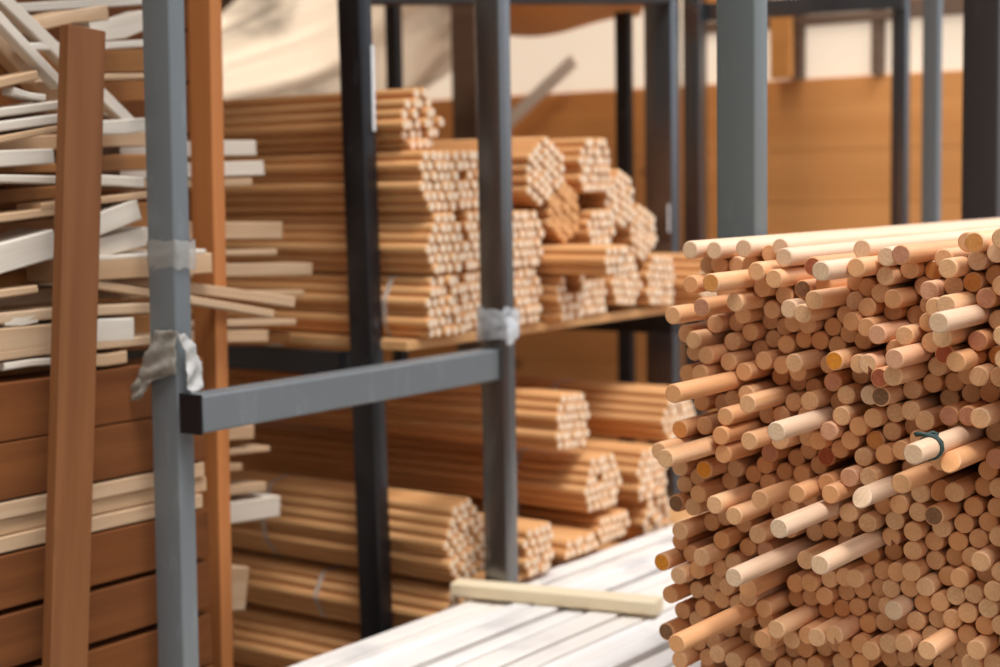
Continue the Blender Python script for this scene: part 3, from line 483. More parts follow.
# twine round one dowel
def curve_tube(name, pts, r, mat, cyclic=False, parent=None):
    cu = bpy.data.curves.new(name, 'CURVE'); cu.dimensions = '3D'; cu.bevel_depth = r; cu.bevel_resolution = 3; cu.use_fill_caps = True
    sp = cu.splines.new('POLY'); sp.points.add(len(pts)-1)
    for p_, q_ in zip(sp.points, pts): p_.co = (*q_, 1)
    sp.use_cyclic_u = cyclic
    tmp = bpy.data.objects.new('tmp', cu); COL.objects.link(tmp)
    dg = bpy.context.evaluated_depsgraph_get()
    me = bpy.data.meshes.new_from_object(tmp.evaluated_get(dg)); bpy.data.objects.remove(tmp)
    for p_ in me.polygons: p_.use_smooth = True
    me.materials.clear()
    return link(name, me, mat, parent)
if twine_at is not None:
    t0 = twine_at + Vector((0.052, 0, 0))
    tw = thing('twine', 'dark green twine knotted round the end of one pale dowel', 'twine', t0)
    rr = R_D+0.0012
    pts = []
    for k in range(44):
        a = k/44*4*math.pi
        pts.append((0.004*(k/44)-0.002, math.cos(a)*rr, math.sin(a)*rr))
    curve_tube('loop', pts, 0.0017, TWINE, False, tw)
    kx = Vector((0, 0.004, rr+0.001))
    for nm, path in (('bow', [(0, 0, 0), (-0.004, 0.007, 0.002), (-0.006, 0.012, 0.001), (-0.003, 0.012, -0.001), (0, 0.006, 0.000), (0.002, -0.002, 0.001)]),
                     ('bow', [(0, 0, 0), (0.004, -0.005, 0.003), (0.006, -0.010, 0.001), (0.004, -0.010, -0.003), (0.001, -0.003, 0.000)]),
                     ('tail', [(0, 0, 0), (0.002, -0.010, -0.001), (0.004, -0.016, -0.008), (0.006, -0.0165, -0.017), (0.003, -0.0145, -0.022)])):
        curve_tube(nm, [tuple(kx+Vector(q_)) for q_ in path], 0.0021, TWINE, False, tw)

# ---------------------------------------------------------------- tied bundles of rods
RB = 0.01175; DB = 2*RB*1.004; LB = 1.15
rod_me = dowel_mesh('rod', RB, LB, 1, seg=12, ch=0.0028)
rod_me.materials.append(W['rod']); rod_me.materials.append(W['rod_end'])
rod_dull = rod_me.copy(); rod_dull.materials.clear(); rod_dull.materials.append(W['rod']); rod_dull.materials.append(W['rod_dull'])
def lattice(rows, rot=0.0):
    pts = []
    n = len(rows); h = (n-1)*DB*0.866
    for i, k in enumerate(rows):
        for j in range(k):
            pts.append(((j-(k-1)/2)*DB, h/2-i*DB*0.866))
    c, s = math.cos(rot), math.sin(rot)
    return [(x*c-z*s, x*s+z*c) for x, z in pts]
def hull(pts):
    pts = sorted(set(pts))
    def half(ps):
        o = []
        for p_ in ps:
            while len(o) > 1 and (o[-1][0]-o[-2][0])*(p_[1]-o[-2][1])-(o[-1][1]-o[-2][1])*(p_[0]-o[-2][0]) <= 0: o.pop()
            o.append(p_)
        return o[:-1]
    return half(pts)+half(pts[::-1])
def strap_mesh(pts, y, w=0.014):
    ring = []
    for x, z in pts:
        for k in range(12):
            a = 2*math.pi*k/12
            ring.append((round(x+math.cos(a)*RB*1.01, 5), round(z+math.sin(a)*RB*1.01, 5)))
    h = hull(ring); bm = bmesh.new(); cx = sum(p_[0] for p_ in h)/len(h); cz = sum(p_[1] for p_ in h)/len(h)
    loops = []
    for off, yy in ((0, y), (0, y+w), (0.0008, y+w), (0.0008, y)):
        vs = []
        for x, z in h:
            d = math.hypot(x-cx, z-cz)
            vs.append(bm.verts.new((x+(x-cx)/d*off, yy, z+(z-cz)/d*off)))
        loops.append(vs)
    n = len(h)
    for a, b in ((0, 1), (1, 2), (2, 3), (3, 0)):
        for i in range(n): bm.faces.new((loops[a][i], loops[a][(i+1) % n], loops[b][(i+1) % n], loops[b][i]))
    return mesh_of(bm, 'strap')
HEXA = [4, 5, 6, 5, 6, 5]; HEXB = [3, 4, 5, 6, 5, 4]; HEXC = [4, 5, 6, 5, 4, 3]; HEX37 = [4, 5, 6, 7, 6, 5, 4]
ROUND = [3, 4, 5, 6, 5, 6, 5, 4]
PLACED = []
def bundle(label, x, px, py, rows, rot=0.0, straps=(), group='tied bundles of rods', dull=False, jit=0.0035, seed=0, dz=0.0, loose=(), base=None, sit=False):
    c = on(0, x, px, py)
    pts0 = lattice(rows, rot)
    low = min(v for u, v in pts0)-RB
    if base is not None and sit: c.z = base-low+0.0016
    best = None
    for st in range(0, 140):
        for k in range(max(1, st*4)):
            a_ = 2*math.pi*k/max(1, st*4)
            dx, dzz = 0.0025*st*math.cos(a_)*0.8, 0.0025*st*math.sin(a_)
            if base is not None and c.z+dzz+low < base+0.0015: continue
            if all((c.x+dx+u-X)**2+(c.z+dzz+v-Z)**2 > (2*RB+0.0022)**2 for u, v in pts0 for X, Z in PLACED if abs(c.x+dx+u-X) < 0.025):
                best = (dx, dzz); break
        if best: break
    c.x += best[0]; c.z += best[1]
    PLACED.extend((c.x+u, c.z+v) for i, (u, v) in enumerate(pts0))
    r = random.Random(seed*31+len(rows)*7+int(px))
    t = thing('dowel_bundle', label, 'bundle', (c.x, c.y, c.z+dz), group)
    pts = lattice(rows, rot)
    for i, (u, v) in enumerate(pts):
        if i in loose: continue
        o = bpy.data.objects.new('rod', rod_dull if dull else rod_me); COL.objects.link(o); o.parent = t
        o.location = (u, r.uniform(-jit, jit), v)
        o.rotation_euler = (0, r.uniform(0, 6.28), 0)
    for y in straps:
        link('strap', strap_mesh(pts, y), STRAP, t)
    return t

UG, LG = 'bundles on the upper shelf', 'bundles in the lower heap'
B_ = bundle
R_ = math.radians
B_('bundle of rods at the bottom of the nearest column, strapped, on the shelf', 2.575, 447, 305, HEXA, 0, (0.10, ), UG, seed=1, jit=0.006, base=SH, sit=True)
B_('bundle of rods on the shelf half behind the tape wrapped post', 2.722, 478, 303, HEXA, 0, (), UG, seed=5, base=SH, sit=True)
B_('bundle of rods on the shelf just past the tape wrapped post', 2.868, 525, 302, HEXA, 0, (), UG, seed=8, base=SH, sit=True)
B_('small loose bundle of few rods low on the shelf with gaps', 3.010, 572, 304, [4, 5, 5, 4, 4], 0, (), UG, seed=12, jit=0.008, loose=(1, 2, 6, 7), base=SH, sit=True)
B_('bundle of rods set back beneath the flat poking bundle', 3.150, 592, 309, [5, 6, 5, 6], 0, (), UG, seed=14, base=SH, sit=True)
B_('bundle of rods on the shelf below the sloping stack of bundles', 3.270, 624, 291, HEXB, R_(-6), (), UG, seed=17, base=SH, sit=True)
B_('last bundle of rods with visible ends on the far end of the shelf', 3.440, 662, 284, HEXA, R_(-5), (), UG, seed=20, base=SH, sit=True)
B_('pale bundle at the far end of the shelf running behind the dowel stack', 3.590, 712, 286, HEXB, 0, (), UG, seed=21, base=SH, sit=True)
B_('bundle of rods second from the shelf in the nearest column', 2.575, 446, 245, HEXB, 0, (), UG, seed=2, base=SH)
B_('bundle of rods in the middle of the column behind the tape wrapped post', 2.722, 478, 243, HEXB, 0, (), UG, seed=6, loose=(7, 12), base=SH)
B_('bundle of rods second up just past the tape wrapped post', 2.868, 525, 242, HEXA, 0, (), UG, seed=9, base=SH)
B_('flat bundle poking out over its neighbours with its side in view', 2.965, 611, 271, [4, 5, 4], 0, (), UG, seed=13, base=SH)
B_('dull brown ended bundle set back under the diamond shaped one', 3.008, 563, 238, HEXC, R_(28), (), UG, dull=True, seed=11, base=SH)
B_('bundle of rods third from the shelf in the nearest column', 2.575, 441, 183, HEXA[::-1], 0, (), UG, seed=3, base=SH)
B_('bundle of rods topmost in the column behind the tape wrapped post', 2.722, 474, 183, HEXA, 0, (), UG, seed=7, loose=(9, 10, 15), base=SH)
B_('bundle of rods right above the flat poking bundle', 3.140, 602, 228, [4, 5, 5, 4], 0, (), UG, seed=15, base=SH)
B_('diamond shaped bundle with clean pale ends above a dull ended bundle', 2.935, 545, 187, [4, 5, 6, 7, 6, 5], R_(30), (), UG, seed=10, base=SH)
B_('slanted bundle of rods lowest on the slope of the heap', 3.365, 642, 239, HEXC, R_(-24), (), UG, seed=19, base=SH)
B_('slanted bundle of rods leaning just under the crowning one', 3.262, 622, 203, HEXB, R_(-22), (), UG, seed=18, base=SH)
B_('bundle of rods crowning the heap with a pale sunlit side', 3.140, 598, 175, HEXA, 0, (), UG, seed=16, base=SH)
B_('pinkish bundle of rods topmost of the nearest column', 2.575, 421, 121, HEXB, R_(4), (0.62, ), UG, seed=4, jit=0.008, loose=(0, 9), base=SH)
zt = CAMH-0.825
B_('lowest shaded bundle two below the round orange ended one', 2.575, 455, 676, HEXB, 0, (), LG, seed=32)
B_('shaded strapped bundle directly beneath the round orange ended one', 2.575, 463, 613, HEXB[1:], 0, (0.34, ), LG, seed=31)
B_('round bundle with orange rod ends, biggest in the lower heap', 2.572, 466, 540, ROUND, R_(10), (0.50, ), LG, seed=30, jit=0.005)
B_('square bundle of rods standing on the planks edge just past the frame post', 2.705, 539, 553, [4, 5, 4, 5, 4], 0, (), LG, seed=35, base=zt+0.012)
B_('flat bundle lying beside the square one over the white planks', 2.905, 581, 562, [5, 6], 0, (), LG, seed=36, base=zt+0.012)
B_('flat shallow bundle under the strapped hexagonal one', 3.085, 614, 527, [5, 6, 5], 0, (0.22, ), LG, seed=37, base=0.386)
B_('loosely packed low bundle near the far end of the white planks', 3.320, 657, 523, HEXB[1:], 0, (), LG, seed=40, jit=0.008, base=0.386)
B_('strapped bundle with deep hexagonal end in the middle of the lower heap', 3.035, 603, 482, HEX37[:6], 0, (0.19, ), LG, seed=34, loose=(11, ), base=0.386)
B_('bundle with whitish top between the strapped bundles of the lower heap', 3.290, 652, 476, HEXA, 0, (), LG, seed=39, base=0.386)
B_('upper bundle of the lower heap with narrow pale ends, unstrapped', 2.945, 573, 421, HEXA, R_(-4), (), LG, seed=33, base=0.386)
B_('large strapped bundle behind at the top of the lower heap', 3.415, 680, 414, HEX37[:6], 0, (0.33, ), LG, seed=38, base=0.386)
bk = link('timber_block', boxmesh('timber_block', 2.50, 2.65, 2.05, 3.1, 0.0, min(Z for X, Z in PLACED)-RB-0.001, 0.004), W['brown'])
tag(bk, 'long timber block on the floor under the lowest shaded bundle', 'block')


# ---------------------------------------------------------------- white planks and the batten
rp = random.Random(5)
zt = CAMH-0.825
y = 1.912; k = 0
pl = ['outermost white plank of the platform, along the bundles', 'second white plank in from the bundles', 'third white plank in from the bundles', 'fourth white plank in from the bundles', 'fifth white plank in from the bundles', 'sixth white plank in from the bundles', 'seventh white plank in from the bundles', 'eighth white plank in from the bundles', 'ninth white plank in from the bundles', 'tenth white plank in from the bundles', 'eleventh white plank in from the bundles', 'twelfth white plank in from the bundles', 'thirteenth white plank in from the bundles', 'fourteenth white plank in from the bundles']
widths = [0.050, 0.040, 0.036, 0.048, 0.040, 0.056, 0.042, 0.060, 0.045, 0.05, 0.055, 0.05, 0.06, 0.05]
for k, wd in enumerate(widths):
    dz = rp.choice((0, 0.004, 0.008, -0.003)); yaw = rp.uniform(-0.003, 0.003) if k > 3 else 0
    if k < 2:
        # the two along the bundles are butted either side of the frame post
        o = link('plank', board_mesh('plank', 0.90, wd, 0.020, rp, 0.002, front=False), W['plank'])
        o.location = (1.655, y-wd/2, zt-0.014); tag(o, pl[k].replace('plank', 'plank before the frame post', 1)+', lying flat', 'plank', 'white planks in front of the bundles')
        o = link('plank', board_mesh('plank', 1.50, wd, 0.020, rp, 0.002, front=False), W['plank'])
        o.location = (2.64, y-wd/2, zt-0.014+dz); tag(o, pl[k].replace('plank', 'plank beyond the frame post', 1)+', lying flat', 'plank', 'white planks in front of the bundles')
        y -= wd+0.005
        continue
    o = link('plank', board_mesh('plank', 2.5+rp.uniform(-0.1, 0.1), wd, 0.020, rp, 0.002, front=False), W['plank'])
    o.location = (1.65+rp.uniform(-0.1, 0.1), y-wd/2, zt-0.014+dz); o.rotation_euler = (0, 0, yaw)
    tag(o, pl[k]+', lying flat', 'plank', 'white planks in front of the bundles')
    y -= wd+rp.choice((0.006, 0.010, 0.016))
for k in range(7):
    yy = 1.76-k*0.095
    o = link('plank', board_mesh('plank', 2.5, 0.085, 0.008, rp, 0.0, front=False), W['brown'])
    o.location = (1.66, yy, zt-0.0385+0.0045)
    tag(o, 'thin dark board in the layer under the white planks', 'plank', 'boards under the white planks')

for px, py, nm in ((1.9, 1.5, 0), (2.9, 1.5, 0), (3.9, 1.5, 0)):
    b = link('timber_bearer', boxmesh('timber_bearer', px-0.06, px+0.06, 1.10, 1.90, 0.0, zt-0.0385, 0.004), W['brown'])
    tag(b, 'thick timber bearer hidden under the white planks', 'beam', 'bearers under the white planks')
a = Vector((2.520, 1.952, zt+0.0185)); b = Vector((2.612, 1.53, zt+0.0185))
o = link('batten', board_mesh('batten', (b-a).length, 0.050, 0.026, random.Random(2), front=False), W['batten']); o.matrix_world = seg_frame(a, b)
tag(o, 'pale square edged batten lying crosswise over the white planks', 'batten')

# ---------------------------------------------------------------- offcuts stacked behind the steel frame
ro = random.Random(21)
def offcut(label, yb, p0, p1, tpx, w, mat, ext=0.0, rough=0.003, skew=0.0, name='offcut_board', cat='board', group='offcuts in the left stack'):
    a = on(1, yb, *p0); b = on(1, yb, *p1)
    d = ((b+a)/2-ORG).dot(FW)
    t = tpx*d/FPX
    if ext: a = a-(b-a).normalized()*ext
    o = link(name, board_mesh(name, (b-a).length, w, t, ro, rough, skew), mat)
    o.matrix_world = seg_frame(a, b)
    return tag(o, label, cat, group)
OC = offcut
wh, tn, br, bm_ = W['white'], W['tan'], W['brown'], W['beam']
# heavy beams at the bottom: long straight timbers along the frame
xs0, xs1 = 1.25, 1.925
def beam(label, z0, z1, mat, x1=xs1, yb=2.035, w=0.09, x0=xs0):
    o = link('timber_beam', board_mesh('timber_beam', x1-x0, w, z1-z0, ro, 0.002), mat)
    o.location = (x0, yb, (z0+z1)/2)
    return tag(o, label, 'beam', 'brown beams under the offcuts')
def zpx(px, py, yb=2.035): return on(1, yb, px, py).z
b0 = zpx(125, 367); b1 = zpx(125, 423); b2 = zpx(125, 478); b3 = zpx(125, 528); b4 = zpx(125, 583); b5 = zpx(125, 640); b6 = zpx(125, 695)
beam('topmost thick brown beam of the stack, directly below the offcuts', b1+0.003, b0, bm_)
beam('second thick brown beam from the top of the stack', b2+0.003, b1, bm_)
st3 = (b2-b3)/3
beam('pale thin board, upper of three between the thick brown beams', b2-st3+0.002, b2, tn, 1.92)
beam('pale thin board, middle of three between the thick brown beams', b2-2*st3+0.002, b2-st3, tn, 1.93, 2.042)
beam('pale thin board, lowest of three between the thick brown beams', b3+0.003, b2-2*st3, tn, 1.915, 2.037)
beam('third thick brown beam, right under the three pale boards', b4+0.008, b3, bm_)
beam('fourth thick brown beam from the top, with dark gaps round it', b5+0.012, b4, bm_)
beam('fifth thick brown beam from the top, low in the stack', b6+0.003, b5, bm_)
zz = b6
nlow = ['sixth', 'seventh', 'eighth', 'ninth', 'tenth']
for nm in nlow:
    z2 = max(0.001, zz-0.11)
    if zz-z2 > 0.02: beam('%s thick brown beam from the top, near the floor' % nm, z2+0.002, zz, bm_)
    zz = z2
# a second rank behind, so that the gaps do not show daylight
for k in range(16):
    z = 0.001+k*0.105
    o = link('timber_beam', board_mesh('timber_beam', 0.72 if k < 11 else 1.11, 0.10, 0.10, ro, 0.002), bm_); o.location = (1.22, 2.42, z+0.0505)
    tag(o, 'dark brown beam deep behind the offcuts', 'beam', 'beams deep behind the offcuts')
Y1, Y2, Y3 = 2.035, 2.13, 2.23
# top
OC('long white strip lying across the very top of the offcut stack', 2.236, (5, 9), (150, 0), 9, 0.05, wh, 0.25)
OC('steep white strip sliding down from the corner, nearer of two', Y1, (-12, 4), (63, 85), 11, 0.025, wh, 0.05)
OC('steep white strip sliding down from the corner, farther of two', Y2, (-6, -12), (136, 126), 13, 0.025, wh, 0.03)
OC('brown steep board under the two white sliding strips', 2.185, (-20, 10), (66, 104), 26, 0.035, W['tan'], 0.05)
OC('rough pale log slab behind the head of the upright board', Y2, (36, 24), (108, 13), 13, 0.05, tn, 0.0, 0.012)
OC('rough whitish slab between the upright board and the grey post', Y2, (92, 32), (152, 18), 20, 0.06, wh, 0.0, 0.016)
OC('thin white lath just below the rough whitish slab', Y2, (80, 45), (150, 43), 7, 0.05, wh, 0.1)
OC('wide brown board in shade below the thin white lath', Y3, (70, 63), (160, 60), 22, 0.10, br, 0.2)
OC('thin greyish lath above the shaded gap by the grey post', Y2, (84, 78), (150, 76), 6, 0.04, tn, 0.1)
OC('dark brown board below the thin greyish lath', Y3, (70, 93), (160, 90), 20, 0.10, br, 0.2)
OC('brown stick with a pale broken end near the frame edge', Y1, (-25, 88), (38, 75), 10, 0.04, tn, 0.1, 0.004)
OC('brown wide board behind the brown stick with a pale end', Y3+0.1, (-25, 98), (62, 88), 18, 0.08, br, 0.2)
OC('short white lath sloping down toward the upright board', Y1, (14, 91), (46, 98), 7, 0.03, wh)
OC('white board, upper of the pair below the short sloping lath', Y1, (-20, 114), (62, 105), 9, 0.07, wh, 0.2)
OC('greyish white board, lower of the pair below the sloping lath', Y1, (-20, 129), (62, 118), 10, 0.07, wh, 0.2, 0.002)
OC('pinkish thin board under the greyish white one', Y1, (-20, 143), (62, 128), 7, 0.07, tn, 0.2, 0.001)
OC('pale sloping chip board near the middle of the upright board', Y3, (98, 108), (134, 122), 8, 0.03, wh)
OC('thick white board between the upright board and the grey post', Y1, (92, 128), (152, 124), 14, 0.08, wh, 0.0, 0.006)
OC('tan board below the thick white board, beside the grey post', Y2, (92, 142), (156, 139), 14, 0.10, tn, 0.2)
OC('square white block end with a brown knot at the frame edge', Y1, (-25, 160), (54, 156), 16, 0.08, wh, 0.1)
OC('brown board in shade below the knotty white block', Y2, (-25, 170), (62, 168), 10, 0.10, br, 0.2)
OC('brown board crossing behind the round ended white lath', Y2, (92, 165), (156, 162), 16, 0.10, br, 0.03)
OC('narrow white lath under the knotty white block', Y1, (-25, 179), (60, 180), 8, 0.07, wh, 0.2)
OC('round ended white lath reaching toward the grey post', Y1, (92, 180), (144, 183), 11, 0.05, wh, 0.0, 0.003)
OC('dark brown board under the narrow white lath', Y2, (-25, 200), (62, 192), 14, 0.10, br, 0.2)
OC('pinkish lath running to the grey post under the round ended lath', Y1, (92, 201), (152, 194), 7, 0.06, tn, 0.1)
OC('pale pink lath sloping up to the upright board', Y1, (-25, 224), (58, 211), 8, 0.06, tn, 0.2)
OC('white square block sloping up, higher of two beside the upright board', Y1, (88, 229), (139, 209), 22, 0.08, wh, 0.0, 0.0, 0.006)
OC('white square block sloping up, lower of two beside the upright board', Y1+0.012, (88, 251), (149, 236), 19, 0.08, wh, 0.0, 0.0, 0.004)
OC('brown board behind the two sloping white blocks', Y3, (80, 222), (165, 216), 30, 0.10, br, 0.02)
OC('massive whitish beam sloping up at the frame edge', Y1, (-25, 268), (56, 243), 29, 0.09, wh, 0.05)
OC('dark brown board above the massive whitish beam', Y3, (-25, 236), (62, 226), 16, 0.10, br, 0.2)
OC('tan board with a pale top poking out past the grey post', Y1, (88, 270), (212, 263), 21, 0.09, tn, 0.05, 0.001, 0.006)
OC('white thin strip lying on the poking tan board', Y1, (88, 258), (206, 251), 5, 0.08, wh, 0.05)
OC('brown board under the massive whitish beam', Y2, (-25, 285), (60, 272), 14, 0.10, br, 0.2)
OC('pink tinted lath with a squared end at the frame edge', Y1, (-25, 298), (38, 289), 8, 0.05, tn, 0.1)
OC('tan board under the poking tan board', Y2, (88, 293), (160, 286), 16, 0.10, tn, 0.2)
OC('brown lath beneath the pink tinted lath', Y2, (-25, 311), (60, 305), 10, 0.10, br, 0.2)
OC('tan lath just above the square pale block end', Y1, (88, 313), (156, 308), 10, 0.08, tn, 0.2)
OC('short pale stub among brown boards at the frame edge', Y1, (5, 321), (38, 318), 10, 0.05, wh, 0.0)
OC('square pale block end beside the upright board', Y1, (84, 332), (134, 329), 23, 0.09, wh, 0.05)
OC('tan thick slab low at the frame edge', Y1, (-25, 346), (58, 335), 24, 0.09, tn, 0.2, 0.004)
OC('brown board behind the square pale block end', Y3, (80, 330), (165, 325), 22, 0.10, br, 0.2)
OC('tan lath right under the square pale block end', Y1, (84, 348), (156, 340), 9, 0.09, tn, 0.2)
OC('thin pale lath resting on the topmost brown beam', Y1, (5, 367), (58, 361), 7, 0.07, wh, 0.0)
OC('pale short board resting on the topmost brown beam', Y1, (84, 361), (127, 357), 12, 0.08, tn, 0.0)
OC('brown lath over the topmost brown beam at the frame edge', Y2, (-25, 374), (60, 366), 10, 0.10, br, 0.2)
# the ends that poke out past the orange post
OC('pale board end, upper of a close pair beside the orange post', Y3, (120, 152), (256, 148), 16, 0.09, wh, 0.0, 0.002, 0.008)
OC('pale board end, lower of a close pair beside the orange post', Y3, (120, 171), (264, 168), 15, 0.10, wh, 0.0, 0.002, 0.008)
OC('thin tan board end under the close pale pair', Y3, (120, 184), (252, 182), 8, 0.09, tn)
OC('pale topped board end sticking out over the shaded gap', Y3, (120, 233), (282, 231), 18, 0.09, tn, 0.0, 0.003, 0.010)
OC('thin tan stick end below the pale topped board', Y3, (120, 251), (277, 252), 6, 0.05, tn)
OC('long tan board end reaching farthest toward the black post', Y3, (120, 272), (312, 269), 13, 0.09, tn, 0.0, 0.003)
OC('tan lath crossing before the orange post, upper of two', 2.066, (190, 288), (295, 302), 11, 0.022, tn, 0.25, 0.001)
OC('tan lath crossing before the orange post, lower of two', 2.040, (190, 300), (274, 314), 8, 0.022, tn, 0.25, 0.001)
OC('thin brown lath end behind the two crossing laths', Y3, (120, 296), (304, 293), 6, 0.05, tn)
OC('brown lath end below the two crossing laths', Y3, (120, 326), (296, 322), 7, 0.08, tn)
OC('tan board end under the brown lath end', Y3, (120, 340), (268, 336), 13, 0.06, tn, 0.0, 0.003)
OC('brown board end low above the dark gap under the shelf', Y3+0.07, (120, 345), (290, 338), 11, 0.06, br, 0.0, 0.003)
OC('tan block end just below the cross rail by the orange post', Y3, (120, 436), (254, 432), 15, 0.07, tn)
OC('thin tan lath end pointing up below the cross rail', Y3, (120, 462), (270, 449), 6, 0.05, tn)
OC('short tan stub beside the orange post under the thin lath end', Y3, (120, 476), (242, 467), 8, 0.06, tn)
OC('dull tan board end above the whitish squared board', Y3, (120, 500), (266, 487), 10, 0.07, tn)
OC('whitish squared board end sticking out beside the orange post', Y3, (120, 530), (280, 506), 22, 0.08, wh, 0.0, 0.0, 0.004)
OC('stubby pale block end low beside the orange post', Y3, (120, 592), (247, 589), 45, 0.06, tn, 0.0, 0.004)


bk = link('timber_block', boxmesh('timber_block', 1.72, 1.93, 2.15, 2.36, 0.0, zpx(190, 617, 2.23), 0.004), W['brown'])
tag(bk, 'timber block standing hidden inside the offcut stack', 'block')
# the two timber uprights
def upright(name, label, mat, top, bot, wx, wy, cat):
    top, bot = Vector(top), Vector(bot)
    bm = bmesh.new(); add_box(bm, -wx/2, wx/2, -wy/2, wy/2, 0, (top-bot).length, 0.002)
    o = link(name, mesh_of(bm, name), mat)
    z = (top-bot).normalized(); x = Vector((1, 0, 0)); y_ = z.cross(x).normalized(); x = y_.cross(z)
    m = Matrix((x, y_, z)).transposed().to_4x4(); m.translation = bot; o.matrix_world = m
    return tag(o, label, cat)
t_ = on(1, 1.965, 83, 28); b_ = on(1, 1.965, 65, 667); dirv = (t_-b_).normalized()
b_ = t_-dirv*(t_.z/dirv.z)
upright('timber_prop', 'brown wooden board standing upright before the offcut stack', W['prop'], t_, b_, 0.072, 0.022, 'board')
t_ = on(1, 2.12, 204, -30); b_ = on(1, 2.12, 217, 667); dirv = (t_-b_).normalized()
b_ = t_-dirv*(t_.z/dirv.z)
upright('timber_post', 'orange wooden post just behind the near grey steel post', W['orange_prop'], t_, b_, 0.030, 0.056, 'post')

# ---------------------------------------------------------------- plastic film on the posts
def film_band(name, label, x, y, wx, wy, z0, z1, seed, mat, cat='plastic film', sag=0.0, puff=0.004, tails=()):
    """film wound round a post, with crumpled torn ends hanging off it"""
    r = random.Random(seed); bm = bmesh.new()
    per = []
    nseg = 9
    hx, hy = wx/2, wy/2
    corners = [(hx, hy), (-hx, hy), (-hx, -hy), (hx, -hy)]
    for k in range(4):
        (ax, ay), (bx, by) = corners[k], corners[(k+1) % 4]
        for j in range(nseg): per.append((ax+(bx-ax)*j/nseg, ay+(by-ay)*j/nseg))
    n = len(per); rows = []
    m = 8
    top = [r.uniform(-1, 1) for _ in per]; bot = [r.uniform(-1, 1) for _ in per]
    top = [(top[i-1]+top[i]+top[(i+1) % n])/3 for i in range(n)]; bot = [(bot[i-1]+bot[i]+bot[(i+1) % n])/3 for i in range(n)]
    for k in range(m+1):
        u = k/m; vs = []
        for i, (px, py) in enumerate(per):
            d = math.hypot(px, py); off = 0.0012+puff*abs(r.uniform(0, 1))*(0.4+0.6*math.sin(math.pi*u))
            zz = z0+(z1-z0)*u + (bot[i]*sag*(1-u)) + top[i]*sag*u
            vs.append(bm.verts.new((px+px/d*off*1.3, py+py/d*off*1.3, zz)))
        rows.append(vs)
    for a, b in zip(rows, rows[1:]):
        for i in range(n): bm.faces.new((a[i], a[(i+1) % n], b[(i+1) % n], b[i]))
    for path, radii in tails:
        prev = None
        pv = [Vector(p_)-Vector((x, y, 0)) for p_ in path]
        dense = []
        for s in range(len(pv)-1):
            for q_ in range(5): dense.append((pv[s].lerp(pv[s+1], q_/5), radii[s]+(radii[s+1]-radii[s])*q_/5))
        dense.append((pv[-1], radii[-1]))
        for j, (c, rad) in enumerate(dense):
            tdir = (dense[min(j+1, len(dense)-1)][0]-dense[max(j-1, 0)][0]).normalized()
            e1 = tdir.cross(Vector((0.3, 1, 0.2))).normalized(); e2 = tdir.cross(e1)
            ring = []
            for i in range(12):
                aa = 2*math.pi*i/12; q_ = rad*(0.75+0.5*r.random())
                ring.append(bm.verts.new(c+e1*math.cos(aa)*q_+e2*math.sin(aa)*q_*0.55))
            if prev:
                for i in range(12): bm.faces.new((prev[i], prev[(i+1) % 12], ring[(i+1) % 12], ring[i]))
            else: bm.faces.new(ring[::-1])
            prev = ring
        bm.faces.new(prev)
    o = link(name, mesh_of(bm, name, True), mat)
    o.location = (x, y, 0)
    return tag(o, label, cat)
film_band('plastic_film', 'thin strip of clear plastic film stuck high on the near grey post', AX, AY, 0.038, 0.066, 1.125, 1.172, 3, FILM, sag=0.006, puff=0.002)
def apx(px, py, yb=1.935): return tuple(on(1, yb, px, py))
def apx2(px, py, yb=1.90): return tuple(on(1, yb, px, py))
def flap(name, label, ax, val, rows, mat, seed, amp=0.004, parent=None):
    """a torn sheet of film hanging down: rows of (y, left, right) measured on the plane ax = val"""
    r = random.Random(seed); bm = bmesh.new(); grid = []
    dense = []
    for (ya, la, ra), (yb, lb, rb) in zip(rows, rows[1:]):
        for q_ in range(4): t = q_/4; dense.append((ya+(yb-ya)*t, la+(lb-la)*t, ra+(rb-ra)*t))
    dense.append(rows[-1])
    for k, (yy, l_, r_) in enumerate(dense):
        g = []
        for i in range(11):
            u = i/10
            p_ = on(ax, val, l_+(r_-l_)*u+r.uniform(-0.5, 0.5), yy+r.uniform(-0.8, 0.8))
            off = amp*(0.6*math.sin(u*7+k*0.5+seed)+0.5*math.sin(k*0.9+u*3)+r.uniform(-0.3, 0.3))
            n_ = Vector((-1, 0, 0)) if ax == 0 else Vector((0, -1, 0))
            g.append(p_+n_*(amp*1.3+off))
        grid.append(g)
    n_ = Vector((-0.0008, 0, 0)) if ax == 0 else Vector((0, -0.0008, 0))
    A_ = [[bm.verts.new(p_) for p_ in g] for g in grid]; B_2 = [[bm.verts.new(p_+n_) for p_ in g] for g in grid]
    for G in (A_, B_2):
        for a, c in zip(G, G[1:]):
            for i in range(10): bm.faces.new((a[i], a[i+1], c[i+1], c[i]))
    m_ = len(grid)
    for k in range(m_-1):
        for i in (0, 10): bm.faces.new((A_[k][i], A_[k+1][i], B_2[k+1][i], B_2[k][i]))
    for k in (0, m_-1):
        for i in range(10): bm.faces.new((A_[k][i], A_[k][i+1], B_2[k][i+1], B_2[k][i]))
    o = link(name, mesh_of(bm, name, True), mat, parent)
    return tag(o, label, 'plastic film') if parent is None else o
fl = thing('plastic_film', 'torn whitish plastic film hanging from the near grey post above the rail', 'plastic film', (AX, AY, 0.97))
bpy.context.view_layer.update()
